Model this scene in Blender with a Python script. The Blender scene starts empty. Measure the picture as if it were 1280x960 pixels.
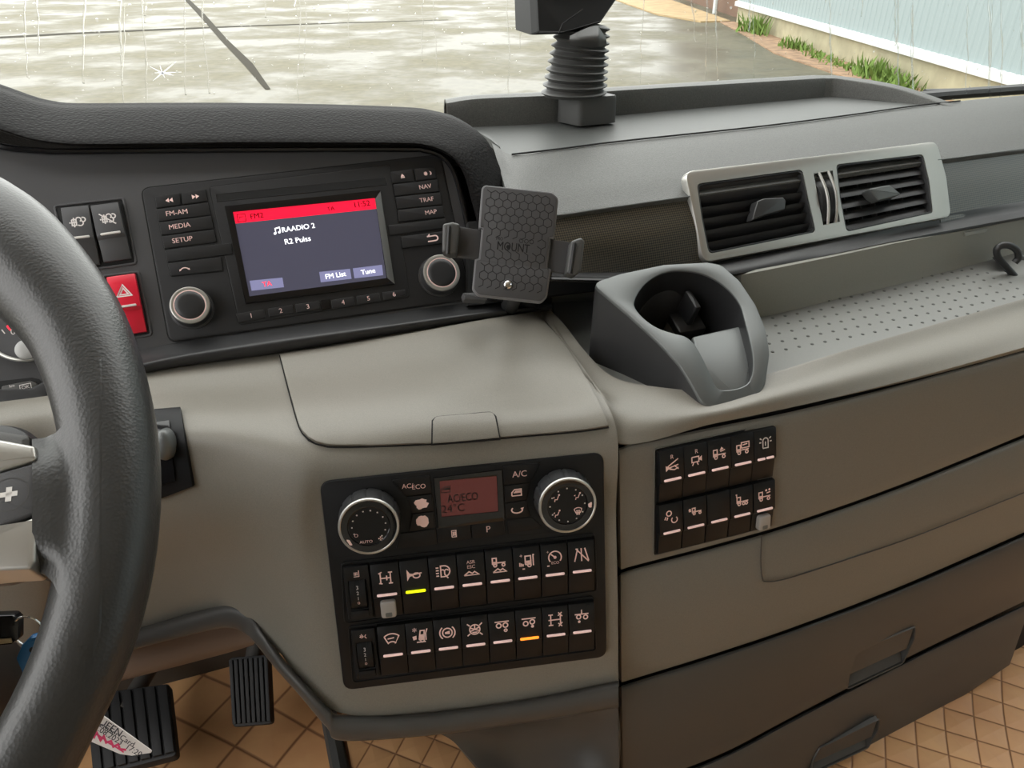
import bpy, bmesh, math, random
from mathutils import Vector, Matrix
from mathutils.bvhtree import BVHTree
random.seed(7)
R = math.radians
SC = bpy.context.scene
COL = SC.collection
# ------------------------------------------------------------------ camera, sky, exposure
EYE = Vector((0, 0, 2.6)); FPX = 930.0; PIT = R(31)
cam = bpy.data.cameras.new('camera'); co = bpy.data.objects.new('camera', cam); COL.objects.link(co)
co.location = EYE; co.rotation_euler = (R(90) - PIT, 0, 0)
cam.sensor_width = 36; cam.lens = 36 * FPX / 1280; cam.clip_start = .02; cam.clip_end = 400
SC.camera = co
SC.view_settings.view_transform = 'Standard'; SC.view_settings.look = 'None'
SC.view_settings.gamma = 1; SC.view_settings.use_curve_mapping = False
SC.view_settings.exposure = 1.25
wd = bpy.data.worlds.new('overcast_sky'); SC.world = wd; wd.use_nodes = True
bg = wd.node_tree.nodes['Background']; bg.inputs[0].default_value = (1, .99, .968, 1); bg.inputs[1].default_value = 1.75
SC.cycles.use_denoising = True
SC.cycles.max_bounces = 8; SC.cycles.transparent_max_bounces = 12
SC.cycles.caustics_reflective = False; SC.cycles.caustics_refractive = False

# ------------------------------------------------------------------ materials
MT = {}
def mat(name, col, rough=.5, metal=0, bump=None, speck=0, emit=None, estr=1, coat=0, spec=.5, sscale=900):
    m = bpy.data.materials.new(name); m.use_nodes = True; MT[name] = m
    nt = m.node_tree; b = nt.nodes['Principled BSDF']
    b.inputs['Base Color'].default_value = (*col, 1); b.inputs['Roughness'].default_value = rough
    b.inputs['Metallic'].default_value = metal; b.inputs['Specular IOR Level'].default_value = spec
    if coat: b.inputs['Coat Weight'].default_value = coat; b.inputs['Coat Roughness'].default_value = .06
    if emit: b.inputs['Emission Color'].default_value = (*emit, 1); b.inputs['Emission Strength'].default_value = estr
    tc = nt.nodes.new('ShaderNodeTexCoord')
    if speck:
        n = nt.nodes.new('ShaderNodeTexNoise'); n.inputs['Scale'].default_value = sscale; n.inputs['Detail'].default_value = 3
        nt.links.new(tc.outputs['Object'], n.inputs['Vector'])
        r = nt.nodes.new('ShaderNodeValToRGB')
        r.color_ramp.elements[0].position = .32; r.color_ramp.elements[1].position = .68
        r.color_ramp.elements[0].color = (*[c * (1 - speck) for c in col], 1)
        r.color_ramp.elements[1].color = (*[min(1, c * (1 + speck)) for c in col], 1)
        nt.links.new(n.outputs[0], r.inputs[0]); nt.links.new(r.outputs[0], b.inputs['Base Color'])
    if bump:
        kind, sc, st = bump
        if kind == 'noise':
            n = nt.nodes.new('ShaderNodeTexNoise'); n.inputs['Detail'].default_value = 4
        else:
            n = nt.nodes.new('ShaderNodeTexVoronoi'); n.feature = 'F1'
        n.inputs['Scale'].default_value = sc
        nt.links.new(tc.outputs['Object'], n.inputs['Vector'])
        bu = nt.nodes.new('ShaderNodeBump'); bu.inputs['Strength'].default_value = st; bu.inputs['Distance'].default_value = .001
        nt.links.new(n.outputs[0], bu.inputs['Height']); nt.links.new(bu.outputs[0], b.inputs['Normal'])
    return m
mat('taupe', (.204, .190, .162), .42, speck=.10, bump=('noise', 1500, .10), sscale=1400)
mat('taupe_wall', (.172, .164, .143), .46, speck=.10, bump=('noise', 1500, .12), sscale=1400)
mat('graphite', (.060, .059, .056), .42, bump=('noise', 1400, .12))
mat('black_plastic', (.018, .018, .019), .42, bump=('noise', 1800, .08))
mat('switch_black', (.009, .0095, .0105), .42, spec=.25, bump=('noise', 2500, .06))
mat('gap_black', (.004, .004, .004), .8)
mat('gloss_black', (.008, .008, .009), .12)
mat('leather_black', (.010, .0093, .0093), .6, spec=.05, bump=('voronoi', 330, .6))
mat('wheel_leather', (.030, .030, .029), .36, spec=.5, bump=('voronoi', 700, .11))
mat('fascia_grey', (.058, .058, .061), .5, bump=('noise', 1600, .10))
mat('radio_grey', (.021, .021, .022), .42, spec=.32, bump=('noise', 1600, .08))
mat('upper_grey', (.082, .083, .078), .55, speck=.22, bump=('voronoi', 600, .25), sscale=700)
mat('tray_grey', (.088, .092, .089), .5, speck=.05, bump=('noise', 900, .1))
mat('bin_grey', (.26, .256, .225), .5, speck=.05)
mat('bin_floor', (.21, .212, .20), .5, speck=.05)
mat('silver', (.50, .49, .46), .34, metal=.75)
mat('silver_soft', (.135, .142, .14), .44, metal=.5)
mat('satin_dark', (.032, .032, .033), .35)
mat('chrome', (.75, .75, .75), .15, metal=1)
mat('red_switch', (.62, .012, .035), .35)
mat('white_print', (.70, .66, .64), .5)
mat('pink_print', (.95, .68, .64), .5)
mat('pink_lens', (.92, .68, .66), .4, emit=(.9, .6, .57), estr=.12)
mat('white_lens', (.62, .60, .57), .4)
mat('yellow_lens', (.75, .85, .02), .4, emit=(.8, .95, 0), estr=.7)
mat('orange_lens', (.9, .25, .03), .4, emit=(1, .24, .02), estr=.7)
mat('clear_grey', (.34, .325, .31), .25, spec=.6)
mat('knob_grey', (.34, .34, .33), .35)
mat('lcd_red', (.06, .016, .014), .25, emit=(.17, .05, .042), estr=.14, spec=.2)
mat('lcd_ink', (.012, .006, .006), .4)
mat('screen', (.03, .03, .04), .18, emit=(.047, .046, .07), estr=.5)
mat('screen_red', (.3, .005, .02), .18, emit=(.85, .008, .035), estr=.6)
mat('screen_btn', (.05, .05, .08), .18, emit=(.14, .14, .24), estr=.7)
mat('screen_white', (.5, .5, .5), .2, emit=(.85, .85, .9), estr=.9)
mat('screen_ink', (.03, .0, .0), .2, emit=(.05, .0, .0), estr=.5)
mat('screen_redtext', (.5, .01, .02), .2, emit=(.9, .03, .05), estr=.9)
mat('rubber', (.062, .062, .06), .5)
mat('pedal_rubber', (.012, .012, .013), .6)
mat('mount_grey', (.055, .054, .056), .55, bump=('noise', 1500, .08))
mat('mount_edge', (.16, .16, .165), .35)
mat('blue_tag', (.02, .14, .36), .35)
mat('paper', (.78, .74, .72), .7)
mat('ink_red', (.75, .05, .16), .6)
mat('ink_black', (.05, .05, .06), .6)
mat('brass', (.45, .36, .22), .3, metal=1)
mat('headliner', (.52, .48, .41), .8)
mat('cab_dark', (.06, .055, .05), .7)
mat('bounce_brown', (.14, .105, .085), .6)  # light bounced off the brown floor, put into the underside's colour
def quilted():
    m = bpy.data.materials.new('brown_mat'); m.use_nodes = True; MT['brown_mat'] = m
    nt = m.node_tree; b = nt.nodes['Principled BSDF']; uv = nt.nodes.new('ShaderNodeUVMap'); sp = nt.nodes.new('ShaderNodeSeparateXYZ'); nt.links.new(uv.outputs[0], sp.inputs[0])
    def M(op, a, c=None):
        n = nt.nodes.new('ShaderNodeMath'); n.operation = op
        for i, q in enumerate((a, c)):
            if q is None: continue
            if isinstance(q, (int, float)): n.inputs[i].default_value = q
            else: nt.links.new(q, n.inputs[i])
        return n.outputs[0]
    pp = [M('PINGPONG', sp.outputs[k], .5) for k in (0, 1)]; dm = M('MINIMUM', *pp)
    tc = nt.nodes.new('ShaderNodeTexCoord'); nz = nt.nodes.new('ShaderNodeTexNoise'); nz.inputs['Scale'].default_value = 14; nz.inputs['Detail'].default_value = 5; nt.links.new(tc.outputs['Object'], nz.inputs['Vector'])
    r = nt.nodes.new('ShaderNodeValToRGB'); r.color_ramp.elements[0].position = .012; r.color_ramp.elements[1].position = .045; r.color_ramp.elements[0].color = (.26, .12, .05, 1); r.color_ramp.elements[1].color = (.60, .335, .155, 1)
    nt.links.new(dm, r.inputs[0]); mx = nt.nodes.new('ShaderNodeMix'); mx.data_type = 'RGBA'; mx.blend_type = 'OVERLAY'; mx.inputs[0].default_value = .35
    nt.links.new(r.outputs[0], mx.inputs[6]); nt.links.new(nz.outputs[0], mx.inputs[7]); nt.links.new(mx.outputs[2], b.inputs['Base Color']); b.inputs['Roughness'].default_value = .5
    pw = M('POWER', dm, .5); bu = nt.nodes.new('ShaderNodeBump'); bu.inputs['Strength'].default_value = .6; bu.inputs['Distance'].default_value = .005; nt.links.new(pw, bu.inputs['Height']); nt.links.new(bu.outputs[0], b.inputs['Normal'])
quilted()
def translucent():
    m = bpy.data.materials.new('crack_white'); m.use_nodes = True; MT['crack_white'] = m
    nt = m.node_tree; nt.nodes.remove(nt.nodes['Principled BSDF']); t = nt.nodes.new('ShaderNodeBsdfTranslucent'); t.inputs[0].default_value = (.95, .95, .97, 1); nt.links.new(t.outputs[0], nt.nodes['Material Output'].inputs[0])
translucent()
mat('stud_grey', (.10, .10, .095), .5)
mat('housing_black', (.012, .012, .012), .6, spec=.2)
mat('stitch', (.12, .05, .022), .7)
mat('clad_blue', (.24, .29, .295), .6)
mat('clad_white', (.55, .57, .56), .5)
mat('plinth', (.33, .30, .20), .9, speck=.12, sscale=3)
mat('soil', (.26, .165, .10), .95, speck=.3, sscale=4)
mat('sand', (.36, .26, .14), .95, speck=.15, sscale=2)
mat('door_brown', (.14, .08, .05), .8)
mat('grass', (.11, .18, .03), .8)
mat('joint_dark', (.030, .026, .018), .7, spec=.05)
mat('wiper', (.015, .015, .016), .4)

def carbon():
    m = bpy.data.materials.new('carbon'); m.use_nodes = True; MT['carbon'] = m
    nt = m.node_tree; b = nt.nodes['Principled BSDF']
    tc = nt.nodes.new('ShaderNodeTexCoord'); mp = nt.nodes.new('ShaderNodeMapping')
    mp.inputs['Rotation'].default_value = (0, 0, R(45))
    ck = nt.nodes.new('ShaderNodeTexChecker'); ck.inputs['Scale'].default_value = 560
    ck.inputs['Color1'].default_value = (.004, .004, .003, 1); ck.inputs['Color2'].default_value = (.070, .060, .040, 1)
    nt.links.new(tc.outputs['UV'], mp.inputs[0]); nt.links.new(mp.outputs[0], ck.inputs['Vector'])
    nt.links.new(ck.outputs[0], b.inputs['Base Color'])
    b.inputs['Roughness'].default_value = .4; b.inputs['Coat Weight'].default_value = 1; b.inputs['Coat Roughness'].default_value = .03
carbon()
def wet_ground():
    m = bpy.data.materials.new('wet_concrete'); m.use_nodes = True; MT['wet_concrete'] = m
    nt = m.node_tree; b = nt.nodes['Principled BSDF']; tc = nt.nodes.new('ShaderNodeTexCoord')
    n = nt.nodes.new('ShaderNodeTexNoise'); n.inputs['Scale'].default_value = .35; n.inputs['Detail'].default_value = 9; n.inputs['Roughness'].default_value = .62
    n2 = nt.nodes.new('ShaderNodeTexNoise'); n2.inputs['Scale'].default_value = 5; n2.inputs['Detail'].default_value = 6
    for k in (n, n2): nt.links.new(tc.outputs['Object'], k.inputs['Vector'])
    r = nt.nodes.new('ShaderNodeValToRGB'); r.color_ramp.elements[0].position = .36; r.color_ramp.elements[1].position = .66
    r.color_ramp.elements[0].color = (.075, .068, .046, 1); r.color_ramp.elements[1].color = (.150, .138, .100, 1)
    nt.links.new(n.outputs[0], r.inputs[0])
    mx = nt.nodes.new('ShaderNodeMix'); mx.data_type = 'RGBA'; mx.blend_type = 'OVERLAY'; mx.inputs[0].default_value = .35
    nt.links.new(r.outputs[0], mx.inputs[6]); nt.links.new(n2.outputs[0], mx.inputs[7]); nt.links.new(mx.outputs[2], b.inputs['Base Color'])
    b.inputs['Specular IOR Level'].default_value = .10
    rr = nt.nodes.new('ShaderNodeValToRGB'); rr.color_ramp.elements[0].position = .42; rr.color_ramp.elements[1].position = .62
    rr.color_ramp.elements[0].color = (.34, .34, .34, 1); rr.color_ramp.elements[1].color = (.75, .75, .75, 1)
    nt.links.new(n.outputs[0], rr.inputs[0]); nt.links.new(rr.outputs[0], b.inputs['Roughness'])
wet_ground()
def thin_glass(name, tint, k):
    m = bpy.data.materials.new(name); m.use_nodes = True; MT[name] = m
    nt = m.node_tree; nt.nodes.remove(nt.nodes['Principled BSDF']); out = nt.nodes['Material Output']
    t = nt.nodes.new('ShaderNodeBsdfTransparent'); t.inputs[0].default_value = (*tint, 1)
    g = nt.nodes.new('ShaderNodeBsdfGlossy'); g.inputs['Roughness'].default_value = .02
    f = nt.nodes.new('ShaderNodeFresnel'); f.inputs[0].default_value = 1.45
    mm = nt.nodes.new('ShaderNodeMath'); mm.operation = 'MULTIPLY'; mm.inputs[1].default_value = k
    mx = nt.nodes.new('ShaderNodeMixShader')
    nt.links.new(f.outputs[0], mm.inputs[0]); nt.links.new(mm.outputs[0], mx.inputs[0])
    nt.links.new(t.outputs[0], mx.inputs[1]); nt.links.new(g.outputs[0], mx.inputs[2]); nt.links.new(mx.outputs[0], out.inputs[0])
thin_glass('windshield_glass', (.95, .98, .96), .5)
def water():
    m = bpy.data.materials.new('rain_water'); m.use_nodes = True; MT['rain_water'] = m
    nt = m.node_tree; nt.nodes.remove(nt.nodes['Principled BSDF']); out = nt.nodes['Material Output']
    g = nt.nodes.new('ShaderNodeBsdfRefraction'); g.inputs['IOR'].default_value = 1.12; g.inputs['Roughness'].default_value = .1
    t = nt.nodes.new('ShaderNodeBsdfTransparent'); mx = nt.nodes.new('ShaderNodeMixShader'); mx.inputs[0].default_value = .4
    nt.links.new(t.outputs[0], mx.inputs[1]); nt.links.new(g.outputs[0], mx.inputs[2]); nt.links.new(mx.outputs[0], out.inputs[0])
water()

# ------------------------------------------------------------------ geometry helpers
RT = Vector((1, 0, 0)); FW = Vector((0, 1, 0)); UP = Vector((0, 0, 1))
CF = FW * math.cos(PIT) - UP * math.sin(PIT); CU = FW * math.sin(PIT) + UP * math.cos(PIT)
def ray(px, py): return RT * ((px - 640) / FPX) + CU * ((480 - py) / FPX) + CF
def W(px, py, d): return EYE + ray(px, py) * d
def Hz(px, py, z):                       # point of the level plane at eye height + z
    r = ray(px, py); return EYE + r * (z / r.z)
class Fr:
    "a flat working frame on the dashboard: x along it, y up it, z out of it"
    def __init__(s, O, yaw, tilt, roll=0):
        y, t = R(yaw), R(tilt)
        s.h = RT * math.cos(y) + FW * math.sin(y); nh = RT * math.sin(y) - FW * math.cos(y)
        s.v = UP * math.cos(t) - nh * math.sin(t); s.n = nh * math.cos(t) + UP * math.sin(t)
        if roll:
            c, k = math.cos(R(roll)), math.sin(R(roll)); s.h, s.v = s.h * c + s.v * k, s.v * c - s.h * k
        s.O = O.copy()
        s.M = Matrix((s.h, s.v, s.n)).transposed().to_4x4(); s.M.translation = s.O
    def hit(s, px, py, z=0):
        r = ray(px, py); t = ((s.O + s.n * z - EYE).dot(s.n)) / r.dot(s.n); return EYE + r * t
    def uv(s, px, py, z=0):
        q = s.hit(px, py, z) - s.O; return (q.dot(s.h), q.dot(s.v))
    def pts(s, L, z=0): return [s.uv(a, b, z) for a, b in L]
    def d(s, px, py, z=0): return (s.hit(px, py, z) - EYE).dot(CF)
    def P(s, x, y, z=0): return s.O + s.h * x + s.v * y + s.n * z
    def moved(s, x, y, z=0):
        f = Fr.__new__(Fr); f.h, f.v, f.n = s.h, s.v, s.n; f.O = s.P(x, y, z); f.M = s.M.copy(); f.M.translation = f.O; return f
def area(p): return sum(p[i][0] * p[(i + 1) % len(p)][1] - p[(i + 1) % len(p)][0] * p[i][1] for i in range(len(p))) / 2
def ccw(p): return list(p) if area(p) > 0 else list(reversed(p))
def rnd(p, r, seg=4):                    # rounded polygon
    p = ccw(p); n = len(p); out = []
    for i in range(n):
        a, b, c = Vector(p[i - 1]), Vector(p[i]), Vector(p[(i + 1) % n])
        u, w = (a - b), (c - b); lu, lw = u.length, w.length; u.normalize(); w.normalize()
        ri = r[i] if isinstance(r, (list, tuple)) else r
        k = max(-1, min(1, u.dot(w))); half = math.acos(k) / 2
        t = min(ri / max(math.tan(half), .05), lu * .48, lw * .48)
        s, e = b + u * t, b + w * t
        for j in range(seg + 1):
            f = j / seg; out.append(tuple((s * (1 - f) + b * f) * (1 - f) + (b * (1 - f) + e * f) * f))
    return out
def rect(x0, y0, x1, y1): return [(x0, y0), (x1, y0), (x1, y1), (x0, y1)]
def rrect(x0, y0, x1, y1, r, seg=4): return rnd(rect(x0, y0, x1, y1), r, seg)
def circ(x, y, r, n=32, a0=0, ry=None): return [(x + r * math.cos(a0 + 2 * math.pi * i / n), y + (ry or r) * math.sin(a0 + 2 * math.pi * i / n)) for i in range(n)]
def inset(p, b):
    p = ccw(p); n = len(p); out = []
    for i in range(n):
        a, c, d = Vector(p[i - 1]), Vector(p[i]), Vector(p[(i + 1) % n])
        e1 = (c - a); e2 = (d - c)
        if e1.length < 1e-9: e1 = e2
        if e2.length < 1e-9: e2 = e1
        e1 = e1.normalized(); e2 = e2.normalized()
        n1 = Vector((-e1.y, e1.x)); n2 = Vector((-e2.y, e2.x)); m = n1 + n2
        if m.length < 1e-6: m = n1
        m.normalize(); out.append(tuple(c + m * (b / max(.45, m.dot(n1)))))
    return out
def cat(P, n, closed=False):             # Catmull-Rom through points, n samples
    m = len(P); out = []
    for i in range(n):
        t = i / (n - 1) * (m - 1); k = min(int(t), m - 2); f = t - k
        p1, p2 = P[k], P[k + 1]; p0 = P[k - 1] if k else p1 * 2 - p2; p3 = P[k + 2] if k + 2 < m else p2 * 2 - p1
        out.append((p1 * 2 + (p2 - p0) * f + (p0 * 2 - p1 * 5 + p2 * 4 - p3) * f * f + (p1 * 3 - p0 - p2 * 3 + p3) * f ** 3) * .5)
    return out
def lin(P, n):
    m = len(P); out = []
    for i in range(n):
        t = i / (n - 1) * (m - 1); k = min(int(t), m - 2); out.append(P[k].lerp(P[k + 1], t - k))
    return out
_txt = {}
def text_geo(s, bold=.0):
    bold = 0 if bold < .02 else .008
    k = (s, bold)
    if k not in _txt:
        c = bpy.data.curves.new('tmp', 'FONT'); c.body = s; c.size = 1; c.align_x = 'CENTER'; c.align_y = 'CENTER'; c.offset = bold; c.resolution_u = 3
        o = bpy.data.objects.new('tmp', c); COL.objects.link(o)
        bpy.context.view_layer.update()
        me = bpy.data.meshes.new_from_object(o.evaluated_get(bpy.context.evaluated_depsgraph_get()))
        _txt[k] = ([v.co.copy() for v in me.vertices], [list(p.vertices) for p in me.polygons])
        bpy.data.objects.remove(o); bpy.data.curves.remove(c); bpy.data.meshes.remove(me)
    return _txt[k]
class MB:
    def __init__(s, world=False): s.v = []; s.f = []; s.m = []; s.mats = []; s.world = world; s.uvs = None
    def mi(s, m):
        if m not in s.mats: s.mats.append(m)
        return s.mats.index(m)
    def add(s, vs, fs, m):
        b = len(s.v); s.v += [Vector(q) for q in vs]; k = s.mi(m)
        for f in fs: s.f.append([b + i for i in f]); s.m.append(k)
        return s
    def loops(s, L, m, cap0=True, cap1=True, closed=True, mats=None):
        n = len(L[0]); b = len(s.v); k = s.mi(m)
        for l in L: s.v += [Vector(q) for q in l]
        for i in range(len(L) - 1):
            kk = s.mi(mats[i]) if mats and mats[i] else k
            for j in range(n if closed else n - 1):
                a = b + i * n + j; c = b + i * n + (j + 1) % n
                s.f.append([a, c, c + n, a + n]); s.m.append(kk)
        if cap0: s.f.append([b + j for j in reversed(range(n))]); s.m.append(s.mi(mats[0]) if mats and mats[0] else k)
        if cap1: s.f.append([b + (len(L) - 1) * n + j for j in range(n)]); s.m.append(s.mi(mats[-1]) if mats and mats[-1] else k)
        return s
    def prism(s, p, z0, z1, m, b=.0004, seg=2, cap0=False, top=None, taper=0):
        p = ccw(p); L = [[(x, y, z0) for x, y in (inset(p, -taper) if taper else p)]]
        for i in range(seg + 1):
            a = i / seg * math.pi / 2; q = inset(p, b * (1 - math.cos(a))) if b else p
            L.append([(x, y, z1 - b + b * math.sin(a)) for x, y in q])
            if not b: break
        mats = [m] * len(L)
        if top: mats[-1] = top
        return s.loops(L, m, cap0, True, mats=mats)
    def ring(s, outer, inner, z0, z1, m, b=.0006, mi=None, zi=None):
        "frame between two outlines with the same number of points"
        o, i = ccw(outer), ccw(inner); zi = z0 if zi is None else zi
        L = [[(x, y, z0) for x, y in o], [(x, y, z1 - b) for x, y in o], [(x, y, z1 - b * .3) for x, y in inset(o, b * .3)], [(x, y, z1) for x, y in inset(o, b)],
             [(x, y, z1) for x, y in inset(i, -b)], [(x, y, z1 - b * .3) for x, y in inset(i, -b * .3)], [(x, y, z1 - b) for x, y in i], [(x, y, zi) for x, y in i]]
        return s.loops(L, m, False, False, mats=[None] * 6 + [mi, None])
    def lathe(s, prof, m, c=(0, 0), n=40, mats=None, cap0=False, cap1=True):
        return s.loops([circ2(c, r, z, n) for r, z in prof], m, cap0, cap1, mats=mats)
    def tube(s, path, rad, m, n=10, closed=False, cap=True):
        P = [Vector(q) for q in path]; N = len(P); L = []; up = None
        for i in range(N):
            if closed: t = P[(i + 1) % N] - P[i - 1]
            else: t = P[min(i + 1, N - 1)] - P[max(i - 1, 0)]
            t.normalize()
            if up is None: up = t.orthogonal().normalized()
            up = (up - t * up.dot(t)).normalized(); w = t.cross(up)
            r = rad[i] if isinstance(rad, (list, tuple)) else rad
            L.append([P[i] + (up * math.cos(2 * math.pi * j / n) + w * math.sin(2 * math.pi * j / n)) * r for j in range(n)])
        if closed: L.append(L[0])
        return s.loops(L, m, cap and not closed, cap and not closed)
    def box(s, x0, y0, z0, x1, y1, z1, m): return s.loops([[(a, b, z0) for a, b in rect(x0, y0, x1, y1)], [(a, b, z1) for a, b in rect(x0, y0, x1, y1)]], m)
    def fill(s, p, z, m):
        p = ccw(p); return s.add([(x, y, z) for x, y in p], [list(range(len(p)))], m)
    def stroke(s, p, w, z, m, closed=False):
        P = [Vector(q) for q in p]; n = len(P); A = []; B = []
        for i in range(n):
            a = P[i - 1] if (i or closed) else P[0]; c = P[(i + 1) % n] if (i < n - 1 or closed) else P[-1]
            e1 = (P[i] - a); e2 = (c - P[i])
            if e1.length < 1e-9: e1 = e2
            if e2.length < 1e-9: e2 = e1
            e1 = e1.normalized(); e2 = e2.normalized(); n1 = Vector((-e1.y, e1.x)); n2 = Vector((-e2.y, e2.x)); k = n1 + n2
            k = n1 if k.length < 1e-6 else k.normalized(); k = k * (w / 2 / max(.5, k.dot(n1)))
            A.append(P[i] + k); B.append(P[i] - k)
        b = [(q.x, q.y, z) for q in A] + [(q.x, q.y, z) for q in B]
        return s.add(b, [[i, n + i, n + (i + 1) % n, (i + 1) % n] for i in range(n if closed else n - 1)], m)
    def text(s, t, x, y, size, z, m, rot=0, sx=1, bold=.012):
        vs, fs = text_geo(t, bold); c, k = math.cos(rot), math.sin(rot)
        for e in (-.008, .008):
            s.add([(x + ((q.x * sx + e) * c - q.y * k) * size, y + ((q.x * sx + e) * k + q.y * c) * size, z) for q in vs], fs, m)
        return s
    def grid(s, G, m, flip=False):
        a, b = len(G), len(G[0]); vs = [q for r in G for q in r]
        fs = [[i * b + j, i * b + j + 1, (i + 1) * b + j + 1, (i + 1) * b + j] for i in range(a - 1) for j in range(b - 1)]
        if flip: fs = [f[::-1] for f in fs]
        return s.add(vs, fs, m)
    def slab(s, G, t, m):
        "a curved panel: the grid is its face, t its thickness away from the viewer"
        a, b = len(G), len(G[0]); N = []
        for i in range(a):
            r = []
            for j in range(b):
                du = G[i][min(j + 1, b - 1)] - G[i][max(j - 1, 0)]; dv = G[min(i + 1, a - 1)][j] - G[max(i - 1, 0)][j]
                k = du.cross(dv); k = k.normalized() if k.length > 1e-12 else Vector((0, -1, 0))
                r.append(k)
            N.append(r)
        c = N[a // 2][b // 2]; mid = G[a // 2][b // 2]
        sg = 1 if c.dot(mid - EYE) > 0 else -1
        Bk = [[G[i][j] + N[i][j] * (sg * t) for j in range(b)] for i in range(a)]
        nv = a * b; vs = [q for r in G for q in r] + [q for r in Bk for q in r]; fs = []
        for i in range(a - 1):
            for j in range(b - 1):
                q = [i * b + j, i * b + j + 1, (i + 1) * b + j + 1, (i + 1) * b + j]; fs.append(q); fs.append([nv + x for x in reversed(q)])
        rim = [j for j in range(b)] + [i * b + b - 1 for i in range(1, a)] + [(a - 1) * b + j for j in range(b - 2, -1, -1)] + [i * b for i in range(a - 2, 0, -1)]
        for i in range(len(rim)):
            x, y = rim[i], rim[(i + 1) % len(rim)]; fs.append([y, x, nv + x, nv + y])
        if sg < 0: fs = [f[::-1] for f in fs]
        return s.add(vs, [f[::-1] for f in fs], m)
    def build(s, name, parent=None, ang=38, bevel=0, smooth=True, xf=None):
        me = bpy.data.meshes.new(name)
        inv = None
        if s.world and parent is not None: inv = WM.get(parent.name, Matrix.Identity(4)).inverted()
        if xf is not None: inv = xf
        vs = [inv @ q for q in s.v] if inv is not None else s.v
        me.from_pydata([tuple(q) for q in vs], [], s.f); me.validate()
        for k in s.mats: me.materials.append(MT[k])
        if len(me.polygons) == len(s.f): me.polygons.foreach_set('material_index', s.m)
        me.update()
        o = bpy.data.objects.new(name, me); COL.objects.link(o)
        if bevel:
            bm = bmesh.new(); bm.from_mesh(me); bm.normal_update()
            es = [e for e in bm.edges if len(e.link_faces) == 2 and e.calc_face_angle(0) > R(45)]
            bmesh.ops.bevel(bm, geom=es, offset=bevel, segments=2, affect='EDGES', profile=.6, clamp_overlap=True); bm.to_mesh(me); bm.free()
        if smooth and len(me.polygons):
            me.polygons.foreach_set('use_smooth', [True] * len(me.polygons)); me.set_sharp_from_angle(angle=R(ang))
        if parent is not None: o.parent = parent
        return o
def circ2(c, r, z, n): return [(c[0] + r * math.cos(2 * math.pi * i / n), c[1] + r * math.sin(2 * math.pi * i / n), z) for i in range(n)]
WM = {}
def tag(o, label=None, cat=None, group=None, kind=None):
    if label: o['label'] = label
    if cat: o['category'] = cat
    if group: o['group'] = group
    if kind: o['kind'] = kind
    return o
def thing(name, M, label, cat, group=None, kind=None):
    o = bpy.data.objects.new(name, None); COL.objects.link(o); o.empty_display_size = .02
    if isinstance(M, Vector): M = Matrix.Translation(M)
    o.matrix_world = M; WM[o.name] = M.copy(); return tag(o, label, cat, group, kind)
def at_base(o, parent): return o
def patch(rows, nu, nv, f=cat, g=cat, ext=0):
    "rows of (px, py, distance) -> grid of points; ext carries the panel on beyond the last column"
    G = []
    for r in rows:
        P = [W(*q) for q in r]
        if ext:
            t = (P[-1] - P[-2]).normalized(); P += [P[-1] + t * ext * .5, P[-1] + t * ext]
        G.append(f(P, nu))
    cols = [g([G[i][j] for i in range(len(G))], nv) for j in range(nu)]
    return [[cols[j][i] for j in range(nu)] for i in range(nv)]
def cut(o, *cutters):
    "subtract solids from a panel, leaving a plain mesh"
    for mb in cutters:
        c = mb.build('cutter', None, smooth=False, xf=(WM[o.parent.name].inverted() if (o.parent is not None and mb.world) else None)); c.parent = o.parent
        md = o.modifiers.new('b', 'BOOLEAN'); md.object = c; md.operation = 'DIFFERENCE'; md.solver = 'EXACT'
        bpy.context.view_layer.update()
        me = bpy.data.meshes.new_from_object(o.evaluated_get(bpy.context.evaluated_depsgraph_get()))
        o.modifiers.clear(); old = o.data; nm = old.name; o.data = me; bpy.data.meshes.remove(old); me.name = nm
        cm = c.data; bpy.data.objects.remove(c); bpy.data.meshes.remove(cm)
        me.polygons.foreach_set('use_smooth', [True] * len(me.polygons)); me.set_sharp_from_angle(angle=R(38))
    return o
def Lr(a, b, t): return a + (b - a) * t

# ------------------------------------------------------------------ working frames
YT = 20                                    # the truck's own axis against the line of sight
HV = Fr(W(580, 712, .63), 9, 17)
RD = Fr(W(380, 320, .72), 21, 36)
SW = Fr(W(892, 610, .675), 18, 13)
S2 = Fr(W(1000, 580, .698), 23, 10)
VT = Fr(W(1015, 250, .86), 24, 34)
TK = Fr(Vector((0, 0, 0)), YT, 0)          # truck axes: x across, y up, z towards the back
XT, BT = TK.h, TK.n
def Sd(px, py, off=0):
    t = max(0, min(1, (px - 930) / 160)); t = t * t * (3 - 2 * t)
    return Lr(SW.d(px, py, off), S2.d(px, py, off), t)
def tk(x, y, z): return EYE + XT * x - BT * y + UP * z     # truck metres from the eye: across, forward, up

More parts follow.
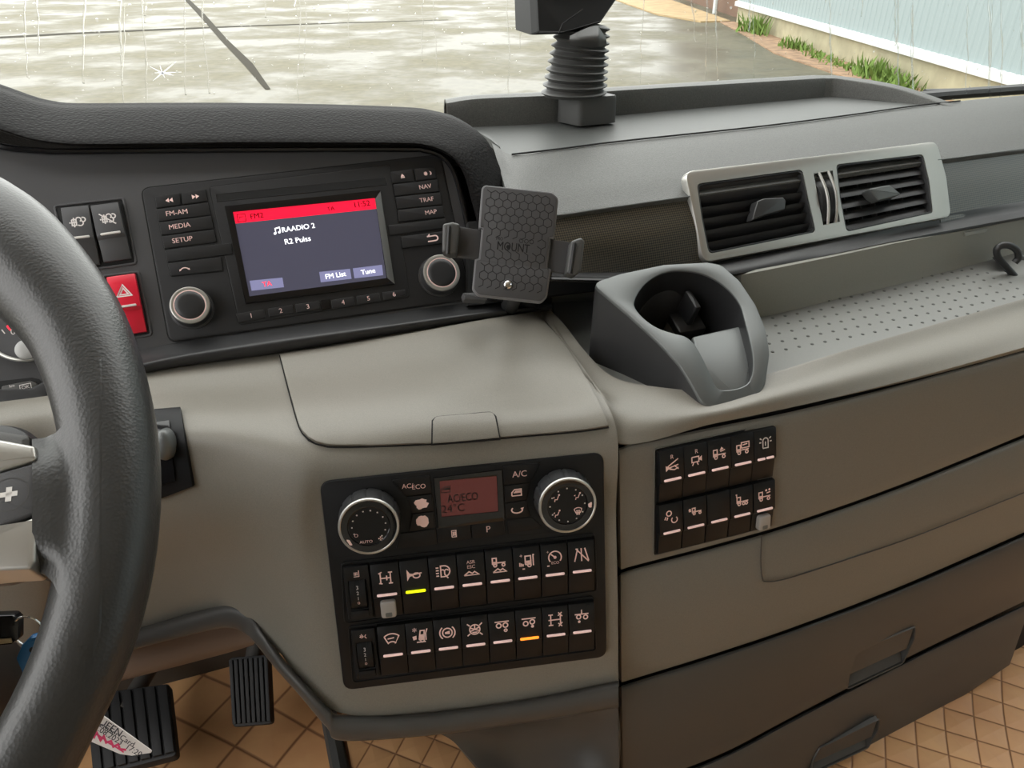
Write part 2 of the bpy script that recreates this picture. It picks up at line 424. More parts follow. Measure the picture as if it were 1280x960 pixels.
# ------------------------------------------------------------------ cab shell
def struct(name, mb, **k): o = mb.build(name, **k); o['kind'] = 'structure'; return o
b = MB(True); b.loops([[tk(-1, -1.3, 1.02), tk(1.75, -1.3, 1.02), tk(1.75, .72, 1.02), tk(-1, .72, 1.02)], [tk(-1, -1.3, 1.06), tk(1.75, -1.3, 1.06), tk(1.75, .72, 1.06), tk(-1, .72, 1.06)]], 'headliner')
struct('ceiling', b)
b = MB(True); b.loops([[tk(-1, -1.34, -1.3), tk(1.75, -1.34, -1.3), tk(1.75, -1.3, -1.3), tk(-1, -1.3, -1.3)], [tk(-1, -1.34, 1.02), tk(1.75, -1.34, 1.02), tk(1.75, -1.3, 1.02), tk(-1, -1.3, 1.02)]], 'headliner')
struct('wall_rear', b)
def side(x, name, m):
    b = MB(True); t = .04 if x > 0 else -.04
    def sl(y0, y1, z0, z1): b.loops([[tk(x, y0, z0), tk(x + t, y0, z0), tk(x + t, y1, z0), tk(x, y1, z0)], [tk(x, y0, z1), tk(x + t, y0, z1), tk(x + t, y1, z1), tk(x, y1, z1)]], m)
    sl(-1.3, 1.25, -1.3, -.42); sl(-1.3, -.55, -.42, 1.02); sl(-.55, 1.0, .7, 1.02); sl(.98, 1.1, -.42, .7)
    struct(name, b)
side(-.85, 'wall_left', 'cab_dark'); side(1.72, 'wall_right', 'cab_dark')

# windshield: a gently bowed pane leaning back
def ws(x, z):                              # x across, z up
    return tk(x, 1.33 - .10 * ((x - .45) / 1.2) ** 2 * 1.6 - (z + .3) * .25, z)
G = [[ws(-1.0 + 2.75 * j / 30, -.34 + 1.4 * i / 12) for j in range(31)] for i in range(13)]
b = MB(True); b.grid(G, 'windshield_glass')
wn = tag(b.build('window_1'), 'rain streaked curved windshield pane with a small star crack', None, kind='structure')
def ws_hit(px, py):
    r = ray(px, py); lo, hi = .5, 4
    for _ in range(40):
        m = (lo + hi) / 2; q = r * m; x, y, z = q.dot(XT), -q.dot(BT), q.z
        if y > 1.33 - .10 * ((x - .45) / 1.2) ** 2 * 1.6 - (z + .3) * .25: hi = m
        else: lo = m
    return EYE + r * lo
WN = Fr(ws_hit(203, 91), YT, 14)           # for things stuck on the pane
b = MB(True)
for k, (dx, dy) in enumerate([(17, -14), (24, -1), (14, 3), (-12, 10), (-16, -8), (-10, 0), (-3, -9), (3, 6)]):
    b.tube([ws_hit(203, 91) - BT * -.001, ws_hit(203 + dx * .6, 91 + dy * .6), ws_hit(203 + dx, 91 + dy)], [.0011, .0006, .0002], 'crack_white', 5)
o = b.build('star_crack', wn, xf=Matrix.Identity(4))
b = MB(True); rr = random.Random(3)
def blob(c, r, h):
    L = []
    for a in (0, .5, 1.0, 1.35): L.append([c + (XT * math.cos(t) + UP * math.sin(t) * h) * (r * math.cos(a)) - BT * (r * .55 * math.sin(a)) for t in [k * math.pi / 4 for k in range(8)]])
    b.loops(L, 'rain_water')
for _ in range(620):
    px = rr.uniform(-40, 1320); py = rr.uniform(-60, 140)
    if px > 1000: py = min(py, 125)
    blob(ws_hit(px, py), rr.choice([.0008, .001, .0012, .0014, .002]), rr.uniform(.9, 1.5))
for _ in range(46):
    px = rr.uniform(-20, 1300); y0 = rr.uniform(-80, 20); y1 = y0 + rr.uniform(60, 190); w = rr.uniform(.0007, .0016); P = []; x = px
    for k in range(14):
        x += rr.uniform(-1.6, 1.9); P.append(ws_hit(x, Lr(y0, min(y1, 150), k / 13)))
    b.tube(P, [w * rr.uniform(.5, 1.2) for _ in P], 'rain_water', 6)
o = b.build('raindrops'); tag(o, 'raindrops and running streaks all over the outside of the windshield', 'raindrops', kind='stuff')

# ------------------------------------------------------------------ the yard outside
GZ = -2.6
b = MB(True); b.add([EYE + Vector((-60, -30, GZ)), EYE + Vector((70, -30, GZ)), EYE + Vector((70, 120, GZ)), EYE + Vector((-60, 120, GZ))], [[0, 1, 2, 3]], 'wet_concrete')
def strip(pts, w, m, dz=.006):
    P = [Hz(x, y, GZ) for x, y in pts]; P = lin(P, 2) if len(P) == 2 else P
    A = []; B = []
    for i, p in enumerate(P):
        t = (P[min(i + 1, len(P) - 1)] - P[max(i - 1, 0)]).normalized(); k = Vector((-t.y, t.x, 0)) * (w[i] if isinstance(w, list) else w) / 2
        A.append(p + k + UP * dz); B.append(p - k + UP * dz)
    n = len(P); b.add(A + B, [[i, n + i, n + i + 1, i + 1] for i in range(n - 1)], m)
strip([(-300, 62), (0, 47), (90, 42), (180, 38), (300, 33), (420, 29), (560, 25)], [.5, .55, .5, .5, .4, .25, .1], 'joint_dark')
strip([(226, -8), (250, 16), (280, 50), (310, 80), (335, 112)], [.22, .25, .2, .22, .1], 'joint_dark', .008)
struct('ground', b)
# building: blue-white corrugated wall on a pale plinth
A0 = Hz(920, 29, GZ); A1 = Hz(1151, 113, GZ); bd = (A1 - A0).normalized(); bn = Vector((bd.y, -bd.x, 0))
if bn.dot(EYE - A0) < 0: bn = -bn
LB = 40
bt = thing('building', A0, 'pale blue corrugated building on a sand coloured plinth beyond the windshield', 'building')
b = MB(True)
def bp(s, o, z): return A0 + bd * s + bn * o + UP * z
b.loops([[bp(0, 0, 0), bp(LB, 0, 0), bp(LB, -3, 0), bp(0, -3, 0)], [bp(0, 0, .58), bp(LB, 0, .58), bp(LB, -3, .58), bp(0, -3, .58)]], 'plinth')
b.build('plinth', bt)
b = MB(True); prof = []
s_ = 0
while s_ < LB:
    prof += [(s_, .02), (s_ + .12, .02), (s_ + .15, .034), (s_ + .2, .034), (s_ + .23, .02)]; s_ += .25
b.loops([[bp(s, o, .6) for s, o in prof] + [bp(LB, -3, .6), bp(0, -3, .6)], [bp(s, o, 9) for s, o in prof] + [bp(LB, -3, 9), bp(0, -3, 9)]], 'clad_blue')
b.build('cladding', bt, smooth=False)
b = MB(True); b.loops([[bp(-.05, .12, .55), bp(LB, .12, .55), bp(LB, 0, .55), bp(-.05, 0, .55)], [bp(-.05, .12, .68), bp(LB, .12, .68), bp(LB, 0, .72), bp(-.05, 0, .72)]], 'clad_white')
b.build('drip_flashing', bt)
b = MB(True); b.loops([[bp(-14, -.6, 0), bp(-.05, -.6, 0), bp(-.05, -2, 0), bp(-14, -2, 0)], [bp(-14, -.6, 6), bp(-.05, -.6, 6), bp(-.05, -2, 6), bp(-14, -2, 6)]], 'door_brown')
b.build('loading_door', bt)
b = MB(True); b.tube([Hz(893, 17, GZ), Hz(893, 17, GZ) + UP * 3], .09, 'clad_white', 10)
tag(b.build('door_post'), 'white post at the near corner of the brown loading door', 'post')
b = MB(True); P = [(-16, .2), (-.4, .1), (-.2, 1.2), (-3, 2.2), (-8, 2.6), (-16, 3)]
b.loops([[bp(s, o, .0) for s, o in P], [bp(s, o, .05) for s, o in P]], 'sand'); struct('sand_apron', b)
b = MB(True); P = [(-.3, .0), (LB, .0), (LB, 1.1), (20, 1.0), (12, .9), (8, 1.2), (4, .8), (-.3, .5)]
b.loops([[bp(s, o, .0) for s, o in P], [bp(s, o, .03) for s, o in P]], 'soil'); struct('soil_strip', b)
b = MB(True); rr = random.Random(5)
for px, py, n, h in ((968, 42, 260, .55), (1022, 62, 200, .28), (1050, 75, 150, .16), (1085, 85, 120, .14), (1118, 98, 260, .30), (1145, 108, 160, .2), (1172, 100, 200, .4), (1200, 112, 120, .3)):
    c = Hz(px, py, GZ); ss = (c - A0).dot(bd); 
    for _ in range(n // 2):
        p = bp(ss + rr.gauss(0, .45), .15 + abs(rr.gauss(0, .25)), .02); t = Vector((rr.gauss(0, .4), rr.gauss(0, .4), 1)) * h * rr.uniform(.4, 1.1); s2 = Vector((rr.uniform(-1, 1), rr.uniform(-1, 1), 0)) * .035
        b.add([p - s2, p + s2, p + t * .6 + s2 * .8, p + t, p + t * .6 - s2 * .8], [[0, 1, 2, 3, 4]], 'grass')
tag(b.build('grass'), 'tufts of green weeds along the foot of the building', 'grass', kind='stuff')
# wiper lying at the foot of the pane
b = MB(True); b.tube([ws_hit(1150, 124) - BT * .02, ws_hit(1230, 119) - BT * .03, ws_hit(1330, 112) - BT * .03], .011, 'wiper', 8); b.tube([ws_hit(1170, 118) - BT * .03, ws_hit(1330, 117) - BT * .05], .006, 'wiper', 8)
tag(b.build('wiper'), 'black wiper arm resting outside at the right foot of the windshield', 'wiper')

# ------------------------------------------------------------------ dashboard
D = thing('dashboard', W(580, 900, .7), 'grey and black truck dashboard with padded hood, centre console and drawers', 'dashboard')
def hd(px, py, o=0): return HV.d(px, py, o - .0035)
rows = [
 [(-130, 526, 0.595), (-30, 506, 0.620), (60, 492, .64), (110, 485, .645), (180, 466, .66), (260, 455, .675), (345, 441, .695), (430, 427, .715), (540, 408, .74), (640, 393, .775), (674, 389, .793)],
 [(-130, 539, 0.580), (-30, 519, 0.605), (60, 505, .625), (110, 500, .63), (190, 492, .638), (270, 487, .65), (352, 480, .662), (432, 470, .675), (548, 455, .69), (660, 435, .712), (706, 428, .737)],
 [(-130, 564, 0.570), (-30, 544, 0.595), (60, 530, .615), (110, 530, .615), (195, 525, .612), (275, 523, .612), (362, 520, .618), (436, 520, .62), (555, 510, .628), (685, 495, .65), (743, 480, .663)],
 [(-130, 590, 0.575), (-30, 578, 0.600), (60, 570, .62), (110, 570, .62), (200, 565, .605), (285, 565, .598), (372, 572, .592), (430, 575, hd(430, 575)), (560, 560, hd(560, 560)), (715, 545, hd(715, 545)), (771, 540, hd(771, 540))],
 [(-130, 660, 0.595), (-30, 648, 0.620), (60, 640, .64), (110, 640, .66), (200, 640, .64), (290, 640, .612), (365, 645, .598), (415, 645, hd(415, 645)), (565, 640, hd(565, 640)), (715, 640, hd(715, 640)), (770, 640, hd(770, 640))],
 [(-130, 745, 0.655), (-30, 733, 0.680), (60, 725, .70), (110, 720, .735), (195, 715, .72), (280, 712, .672), (360, 740, .63), (422, 750, hd(422, 750)), (575, 750, hd(575, 750)), (715, 750, hd(715, 750)), (772, 740, hd(772, 740))],
 [(-130, 835, 0.695), (-30, 823, 0.720), (60, 815, .74), (110, 802, .79), (171, 788, .775), (262, 764, .722), (335, 800, .660), (416, 888, hd(416, 888)), (560, 890, hd(560, 890)), (690, 869, hd(690, 869)), (773, 852, hd(773, 852))],
]
rows.insert(0, [(x, y - 14, d + .03) for x, y, d in rows[0]])
CG = patch(rows, 90, 70)
b = MB(True); b.slab(CG, .008, 'taupe'); b.build('console_panel', D, bevel=.0015)
# rays onto the console face
cv = [q for r in CG for q in r]; nb = len(CG[0])
CBV = BVHTree.FromPolygons(cv, [(i * nb + j, i * nb + j + 1, (i + 1) * nb + j + 1, (i + 1) * nb + j) for i in range(len(CG) - 1) for j in range(nb - 1)])
def cons(px, py, off=0):
    r = ray(px, py).normalized(); h = CBV.ray_cast(EYE, r)
    if h[0] is None: return W(px, py, hd(px, py)) - r * off
    n = h[1] if h[1].dot(r) < 0 else -h[1]
    return h[0] + n * off
def coons(T, Bm, L, Rr, nu, nv, fn):
    "fill four pixel edges, each point dropped on a surface by fn"
    v = lambda P: [Vector((a, c, 0)) for a, c in P]
    t, bo, l, r = cat(v(T), nu), cat(v(Bm), nu), cat(v(L), nv), cat(v(Rr), nv); G = []
    for i in range(nv):
        w = i / (nv - 1); row = []
        for j in range(nu):
            u = j / (nu - 1)
            p = t[j] * (1 - w) + bo[j] * w + l[i] * (1 - u) + r[i] * u - (t[0] * (1 - u) * (1 - w) + t[-1] * u * (1 - w) + bo[0] * (1 - u) * w + bo[-1] * u * w)
            row.append(fn(p.x, p.y))
        G.append(row)
    return G
# storage lid on the console top, with its dark gap
def lid(e):
    return ([(350 - e, 446 - e), (430, 434 - e), (520, 419 - e), (600, 404 - e), (665 + e, 394 - e)], [(386 - e * .7, 550 + e), (400, 556 + e), (430, 559 + e), (540, 555 + e), (625, 548 + e), (720, 540 + e), (761 + e, 534 + e)],
            [(350 - e, 446 - e), (360 - e, 485), (371 - e, 525), (377 - e, 540), (386 - e * .7, 550 + e)], [(665 + e, 394 - e), (692 + e, 419), (721 + e, 458), (744 + e, 498), (760 + e, 534 + e)])
b = MB(True); b.slab(coons(*lid(1.2), 40, 24, lambda x, y: cons(x, y, .0008)), .003, 'gap_black'); b.build('lid_gap_shade', D)  # black underlay added to draw the shaded gap round the lid
b = MB(True); b.slab(coons(*lid(-.6), 60, 36, lambda x, y: cons(x, y, .0042)), .004, 'taupe'); LID = b.build('storage_lid', D, bevel=.0014)
def tabp(e): return ([(541 - e, 531 - e), (545, 527 - e), (553, 525.5 - e), (580, 523.5 - e), (608, 521 - e), (615, 522 - e), (619 + e, 526 - e)], [(540 - e, 556 + e), (580, 553 + e), (624 + e, 549 + e)], [(541 - e, 531 - e), (540 - e, 556 + e)], [(619 + e, 526 - e), (624 + e, 549 + e)])
b = MB(True); b.slab(coons(*tabp(1.2), 20, 10, lambda x, y: cons(x, y, .0046)), .003, 'gap_black'); b.build('latch_gap', LID, xf=WM[D.name].inverted())
b = MB(True); b.slab(coons(*tabp(-.8), 20, 10, lambda x, y: cons(x, y, .0062)), .004, 'taupe'); b.build('latch_tab', LID, bevel=.001, xf=WM[D.name].inverted())

# lower bumper lip of the console
tp = [(110, 803), (171, 788), (257, 764), (288, 758), (308, 765), (324, 784), (351, 822), (385, 860), (411, 887), (430, 896), (530, 893), (640, 879), (700, 868), (773, 853)]
lo = [(105, 828), (163, 813), (257, 789), (288, 785), (304, 791), (318, 803), (343, 834), (374, 869), (408, 909), (430, 926), (550, 918), (640, 906), (700, 897), (773, 884)]
def cd(px, py):
    return (cons(px, py) - EYE).dot(CF)
td = [.785, .77, .718, .70, .688, .668, .652, .645, hd(411, 887), hd(430, 896), hd(530, 893), hd(640, 879), hd(700, 868), hd(773, 853)]
b = MB(True); b.slab(patch([[(x, y - 3, d + .012) for (x, y), d in zip(tp, td)], [(x, y - 1, d - .004) for (x, y), d in zip(tp, td)], [(Lr(x, u, .25), Lr(y, v, .25), d - .010) for (x, y), (u, v), d in zip(tp, lo, td)],
     [(Lr(x, u, .8), Lr(y, v, .8), d - .008) for (x, y), (u, v), d in zip(tp, lo, td)], [(u, v, d + .002) for (u, v), d in zip(lo, td)], [(u + 2, v - 2, d + .05) for (u, v), d in zip(lo, td)]], 110, 24), .004, 'graphite')
b.build('lower_lip', D)
yl = lambda x: 848 - (x - 152) * .262
b = MB(True); b.slab(patch([[(u, v - 8, d + .03) for (u, v), d in zip(lo[:6], td)], [(u, max(v + 1, yl(u)), d + .06) for (u, v), d in zip(lo[:6], td)], [(u - 2, max(v + 2, yl(u) + 2), d + .16) for (u, v), d in zip(lo[:6], td)]], 30, 10), .004, 'bounce_brown'); b.build('knee_shield', D)
b = MB(True); b.slab(patch([[(540, 912, hd(540, 912) + .025), (640, 896, hd(640, 896) + .02), (700, 888, hd(700, 888) + .012), (773, 876, hd(773, 876) + .004)],
     [(575, 935, hd(575, 935) + .03), (650, 925, hd(650, 925) + .05), (730, 925, hd(730, 925) + .03), (773, 925, hd(773, 925) + .006)],
     [(630, 1010, .72), (690, 1010, .75), (745, 1010, .72), (776, 1010, hd(776, 1010) + .01)], [(650, 1120, .755), (690, 1120, .77), (745, 1120, .76), (776, 1120, .75)]], 30, 20), .006, 'graphite'); b.build('kick_panel', D)

# right hand front: backing, upper band with the lip, switch panel, flap panel, two drawers
def wallrow(pts, o=0): return [(x, y, Sd(x, y, o)) for x, y in pts]
seam1 = [(772, 558), (800, 550.5), (900, 530.5), (1000, 510), (1130, 478), (1290, 434)]
seam2 = [(774, 714), (800, 707), (900, 681), (1000, 652), (1130, 606), (1290, 541)]
seam3 = [(775, 855), (800, 848), (900, 817), (1000, 783), (1130, 733), (1290, 663)]
seam4 = [(777, 990), (800, 982), (900, 945), (1000, 893), (1130, 826), (1290, 749)]
seam5 = [(777, 1110), (800, 1100), (900, 1050), (1040, 966), (1165, 897), (1262, 833)]
def sh(P, dy, dx=0): return [(x + dx, y + dy) for x, y in P]
b = MB(True); b.slab(patch([wallrow(sh(seam1, -6, -14), -.012), wallrow(sh(seam2, 0, -14), -.012), wallrow(sh(seam3, 0, -14), -.012), wallrow(seam4, -.014), wallrow(sh(seam5, -12, -4), -.02)], 40, 24, ext=.22), .004, 'gap_black'); b.build('gap_backing', D)  # black sheet added behind the panels so their gaps look shaded
def bandpanel(name, up, dn, m, o=0, bulge=.002, e0=2, e1=2, nv=14, ext=0):
    u = [(x + (2 if i == 0 else 0), y + e0) for i, (x, y) in enumerate(up)]; d = [(x + (2 if i == 0 else 0), y - e1) for i, (x, y) in enumerate(dn)]
    md = [(Lr(a[0], c[0], .5), Lr(a[1], c[1], .5)) for a, c in zip(u, d)]; q1 = [(Lr(a[0], c[0], .08), Lr(a[1], c[1], .08)) for a, c in zip(u, d)]
    b = MB(True); b.slab(patch([wallrow(u, o - .004), wallrow(q1, o), wallrow(md, o + bulge), wallrow(d, o)], 60, nv, ext=ext), .006, m); return b.build(name, D, bevel=.0012)
P1 = bandpanel('switch_panel', seam1, seam2, 'taupe_wall', 0, .0, ext=.28)
P2 = bandpanel('flap_panel', seam2, seam3, 'taupe_wall', 0, .004, ext=.28)
D1 = bandpanel('drawer', seam3, seam4, 'graphite', .004, .004, ext=.12)
D2 = bandpanel('drawer', seam4, seam5, 'graphite', .002, .004)
# groove of the flap in the flap panel
b = MB(True); gp = [(952, 669), (951, 700), (953, 722), (958, 727), (985, 723), (1060, 699), (1150, 668), (1290, 612)]
b.tube(cat([W(x, y, Sd(x, y, .0058)) for x, y in gp], 60), .0007, 'graphite', 6); b.build('flap_groove', P2, xf=WM[D.name].inverted())
def RAMP(fr, q):
    m0 = (Lr(q[5][0], q[4][0], .1), Lr(q[5][1], q[4][1], .1)); m1 = (Lr(q[2][0], q[3][0], .42), Lr(q[2][1], q[3][1], .42)); a, b_, c, d = fr.uv(*m0), fr.uv(*m1), fr.uv(q[3][0] - 1, q[3][1] - 1), fr.uv(q[4][0] + 2, q[4][1] - 2)
    return [[(*a, -.0155), (*b_, -.0155), (*c, -.0155), (*d, -.0155)], [(*a, -.013), (*b_, -.013), (*c, -.0006), (*d, -.0006)]]
for dr, q in ((D1, [(1067.5, 815), (1144, 783), (1142, 798), (1128, 828), (1058, 861), (1060, 838)]), (D2, [(1024, 935), (1099, 898), (1097, 912), (1084, 934), (1012, 968), (1016, 950)])):
    fr = Fr(W(*q[0], Sd(*q[0], .006)), 22, 10)
    pl = rnd(fr.pts(q), .004)
    cm = MB(True); cm.loops([[fr.P(x, y, -.02) for x, y in ccw(pl)], [fr.P(x, y, .02) for x, y in ccw(pl)]], 'graphite')
    cut(dr, cm)
    b = MB(True); b.loops([[fr.P(x, y, .0) for x, y in inset(pl, -.0012)], [fr.P(x, y, .0015) for x, y in inset(pl, -.0006)], [fr.P(x, y, .001) for x, y in inset(pl, .0006)], [fr.P(x, y - .002, -.016) for x, y in inset(pl, .002)]], 'graphite', False, True)
    ta, tb = Vector(pl[0]), None
    f = [q[0], q[1], (Lr(q[2][0], q[3][0], .45), Lr(q[2][1], q[3][1], .45)), (Lr(q[4][0], q[5][0], .62), Lr(q[4][1], q[5][1], .62))]
    h = MB(True); h.loops([[fr.P(x, y, -.005) for x, y in ccw(fr.pts(f))], [fr.P(x, y, -.001) for x, y in inset(rnd(fr.pts(f), .0005, 1)[::2], .001)]], 'graphite')
    b.loops([[fr.P(*k) for k in L_] for L_ in RAMP(fr, q)], 'graphite', True, True); hb = b.build('drawer_handle', dr, xf=WM[D.name].inverted()); h.build('handle_flap', hb, xf=WM[D.name].inverted())

# upper band: from the bin edge over the lip down to the first seam
inner = [(686, 386, .80), (704, 404, .775), (733, 441, .722), (765, 470, .690), (810, 482, .676), (890, 487, .676), (962, 467, .694), (1060, 437, .732), (1170, 405, .787), (1295, 369, .852)]
crest = [(681, 389, .793), (696, 408, .765), (722, 449, .708), (752, 486, .670), (803, 501, .657), (890, 505, .660), (965, 484, .680), (1060, 454, .718), (1170, 421, .772), (1295, 385, .838)]
lowr = [(672, 391, .792), (688, 408, .760), (714, 439, .713), (746, 487, .655), (774, 554, Sd(774, 554)), (890, 530, Sd(890, 530)), (965, 514.5, Sd(965, 514)), (1060, 493, Sd(1060, 493)), (1170, 465, Sd(1170, 465)), (1295, 430, Sd(1295, 430))]
midb = [((a[0] + c[0]) / 2, (a[1] + c[1]) / 2, (a[2] + c[2]) / 2 - (.007 if i > 2 else .001)) for i, (a, c) in enumerate(zip(crest, lowr))]
inn2 = [(x, y, d) for x, y, d in inner]
b = MB(True); b.slab(patch([inn2, crest, midb, lowr], 110, 24, ext=.28), .006, 'taupe'); b.build('console_lip', D, bevel=.001)
# storage bin: floor with studs, back wall, left end
BZ = -.366
def bz(px, py): q = Hz(px, py, BZ); return (px, py, (q - EYE).dot(CF))
fl = [[bz(690, 372), bz(800, 372), bz(900, 385), bz(960, 385), bz(1060, 365), bz(1170, 338), bz(1300, 304)], [bz(700, 430), bz(800, 440), bz(900, 440), bz(965, 430), bz(1060, 405), bz(1170, 378), bz(1300, 338)],
      [bz(730, 500), bz(800, 500), bz(890, 500), bz(970, 490), bz(1060, 460), bz(1170, 430), bz(1300, 392)]]
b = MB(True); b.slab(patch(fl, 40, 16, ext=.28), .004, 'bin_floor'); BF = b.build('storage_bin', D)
b = MB(True)
o0 = Hz(1000, 420, BZ)
for i in range(24):
    for j in range(9):
        q = o0 + XT * (i * .0165 - .05 + (j % 2) * .008) - BT * (j * .0165 - .02)
        q = q + (FW * .0)
        r = .0016
        b.loops([[q + (XT * math.cos(a) - BT * math.sin(a)) * rr_ + UP * z for a in [k * math.pi / 4 for k in range(8)]] for rr_, z in ((r * 1.2, 0), (r, .0008), (r * .5, .0012))], 'stud_grey', False, True)
o = b.build('floor_studs', BF, xf=WM[D.name].inverted()); o['kind'] = 'stuff'
bw_lo = [(690, 378), (800, 374), (900, 388), (940, 398), (1050, 373), (1140, 351), (1234, 326), (1300, 308)]
def bwd(px, py): q = Hz(px, py, BZ); return (q - EYE).dot(CF)
bw = []
for k, (x, y) in enumerate(bw_lo): bw.append((x, y, bwd(x, y)))
bw_hi = [(690, 350), (800, 352), (900, 347), (940, 341), (1050, 319), (1140, 300), (1234, 283), (1300, 270)]
# back wall stands upright on the floor's rear edge, leaning a touch forward
hi = []
for (x, y, d), (u, v) in zip(bw, bw_hi):
    q = W(x, y, d); r = ray(u, v); t = (q - EYE).dot(-BT) / r.dot(-BT); hi.append((u, v, t * 1.004))
mid_ = [(Lr(a[0], c[0], .3), Lr(a[1], c[1], .3), Lr(a[2], c[2], .3) + .004) for a, c in zip(bw, hi)]
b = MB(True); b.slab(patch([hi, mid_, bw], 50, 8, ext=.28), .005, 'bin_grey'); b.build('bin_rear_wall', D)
b = MB(True)
for pts in (((1078, 300.5), (1100, 296), (1101, 300), (1080, 304.5)), ):
    pass
b.slab(coons([(1206, 291), (1235, 285.5)], [(1207, 295), (1233, 290)], [(1206, 291), (1207, 295)], [(1235, 285.5), (1233, 290)], 4, 3, lambda x, y: W(x, y, Lr(hi[5][2], hi[7][2], (x - 1140) / 160) - .003)), .002, 'bin_grey'); b.build('bin_catch', D)
# step under the vents
st_t = [(690, 335), (800, 335), (880, 327), (1000, 303), (1180, 262), (1300, 244)]
st_b = [(690, 352), (800, 354), (900, 349), (1010, 328), (1140, 301), (1300, 271)]
vd = lambda x, y, o=0: VT.d(x, y, o)
b = MB(True); b.slab(patch([[(x, y, vd(x, y) + .015) for x, y in st_t], [(x, y + 5, vd(x, y) + .002) for x, y in st_t], [(Lr(x, u, .55), Lr(y, v, .55) , vd(x, y) - .008) for (x, y), (u, v) in zip(st_t, st_b)],
     [(u, v - 2, vd(u, v - 2, .0) - .012 ) for (u, v) in st_b], [(u, v, vd(u, v) + .03) for (u, v) in st_b]], 50, 14, ext=.28), .004, 'black_plastic'); b.build('ledge', D)

# padded roll above the vents and the carbon trims
seamT = [(612, 172), (640, 193), (700, 186), (780, 176), (950, 158), (1060, 144), (1135, 133.5), (1200, 126), (1300, 117)]
TZ = -.21
def tz(px, py, z=TZ): return (px, py, (Hz(px, py, z) - EYE).dot(CF))
r0 = [tz(*q) for q in seamT]
r3 = [(640, 262), (668, 273), (715, 266), (775, 257.5), (860, 245.5), (1010, 224), (1110, 209), (1190, 198), (1300, 185)]
r3 = [(x, y, vd(x, y, .002)) for x, y in r3]
def midr(t, o, dy): return [(Lr(a[0], c[0], t), Lr(a[1], c[1], t) + dy, Lr(a[2], c[2], t) + o) for a, c in zip(r0, r3)]
b = MB(True); b.slab(patch([r0, midr(.25, -.010, -2), midr(.6, -.014, 0), midr(.9, -.004, 0), r3], 90, 30, ext=.28), .006, 'upper_grey'); b.build('upper_pad', D, bevel=.001)
def trim(t, bo, ncol):
    T = [(x, y, vd(x, y, -.003)) for x, y in t]; Bo = [(x, y, vd(x, y, -.003)) for x, y in bo]
    M_ = [((a[0] + c[0]) / 2, (a[1] + c[1]) / 2, (a[2] + c[2]) / 2 - .006) for a, c in zip(T, Bo)]
    G = patch([T, M_, Bo], 40, 12, ext=.28 if t[-1][0] > 1200 else 0); b = MB(True); b.slab(G, .004, 'carbon'); o = b.build('carbon_trim', D)
    me = o.data; uv = me.uv_layers.new(name='u')
    for l in me.loops:
        q = WM[D.name] @ me.vertices[l.vertex_index].co; q = q - VT.O; uv.data[l.index].uv = (q.dot(VT.h), q.dot(VT.v))
    return o
trim([(640, 263), (690, 269.5), (760, 260), (862, 245.5)], [(660, 350), (715, 352), (780, 343), (884, 328)], 3)
trim([(1168, 201), (1200, 197), (1250, 190.5), (1300, 184)], [(1176, 278), (1200, 273), (1250, 264), (1300, 255)], 3)
b = MB(True); b.tube(cat([W(x, y, vd(x, y, .004)) for x, y in ((640, 263), (690, 269.5), (760, 260), (862, 245.5))], 20), .0009, 'silver_soft', 6); b.build('trim_line', D)
b = MB(True); b.tube(cat([W(x, y, vd(x, y, .004)) for x, y in ((1172, 200), (1200, 196.5), (1250, 190), (1300, 183.5))], 20), .0008, 'silver_soft', 6); b.build('trim_line', D)

b = MB(True); b.tube(cat([Hz(x, y, TZ + .0012) for x, y in seamT[1:8]], 50), .0011, 'gap_black', 6); b.build('tray_seam', D)
# open tray on top, its floor and its raised rim
back = [(560, 157), (600, 158), (693, 153), (775, 144), (900, 133), (1025, 122), (1041, 121.5), (1120, 128), (1200, 136), (1300, 128)]
front = [(612, 174), (640, 196), (700, 189), (780, 179), (900, 166), (1000, 154), (1060, 146), (1135, 136), (1205, 128), (1300, 121)]
G = []
bk = cat([Hz(x, y - 4 if x < 1100 else y - 9, TZ - .003) for x, y in back], 50); ft = cat([Hz(x, y, TZ - .003) for x, y in front], 50)
b = MB(True); b.slab([[bk[j].lerp(ft[j], i / 9) for j in range(50)] for i in range(10)], .004, 'tray_grey'); TRY = b.build('tray', D)
# rim: inner foot, inner top, outer top, outer foot
foot = [(560, 160), (600, 158.5), (693, 153.5), (775, 144), (900, 133), (1015, 123), (1032, 121.5), (1050, 122), (1120, 128), (1212, 138)]
hgt = [.030, .034, .034, .032, .030, .028, .027, .026, .018, .000]
F_ = [Hz(x, y, TZ - .003) for x, y in foot]; F_[-1] = F_[-1] - UP * .005
def outw(i):
    t = (F_[min(i + 1, len(F_) - 1)] - F_[max(i - 1, 0)]).normalized(); return Vector((-t.y, t.x, 0))
rowsP = [F_, [F_[i] + UP * (hgt[i] - .004) + outw(i) * .004 for i in range(len(F_))], [F_[i] + UP * hgt[i] + outw(i) * .010 for i in range(len(F_))], [F_[i] + UP * (hgt[i] - .001) + outw(i) * .035 for i in range(len(F_))],
         [F_[i] + UP * (hgt[i] - .02) + outw(i) * .055 for i in range(len(F_))], [F_[i] - UP * .06 + outw(i) * .075 for i in range(len(F_))]]
G = [cat(r, 80) for r in rowsP]; cols = [cat([G[i][j] for i in range(6)], 22) for j in range(80)]
b = MB(True); b.slab([[cols[j][i] for j in range(80)] for i in range(22)], .004, 'upper_grey'); b.build('tray_rim', D)

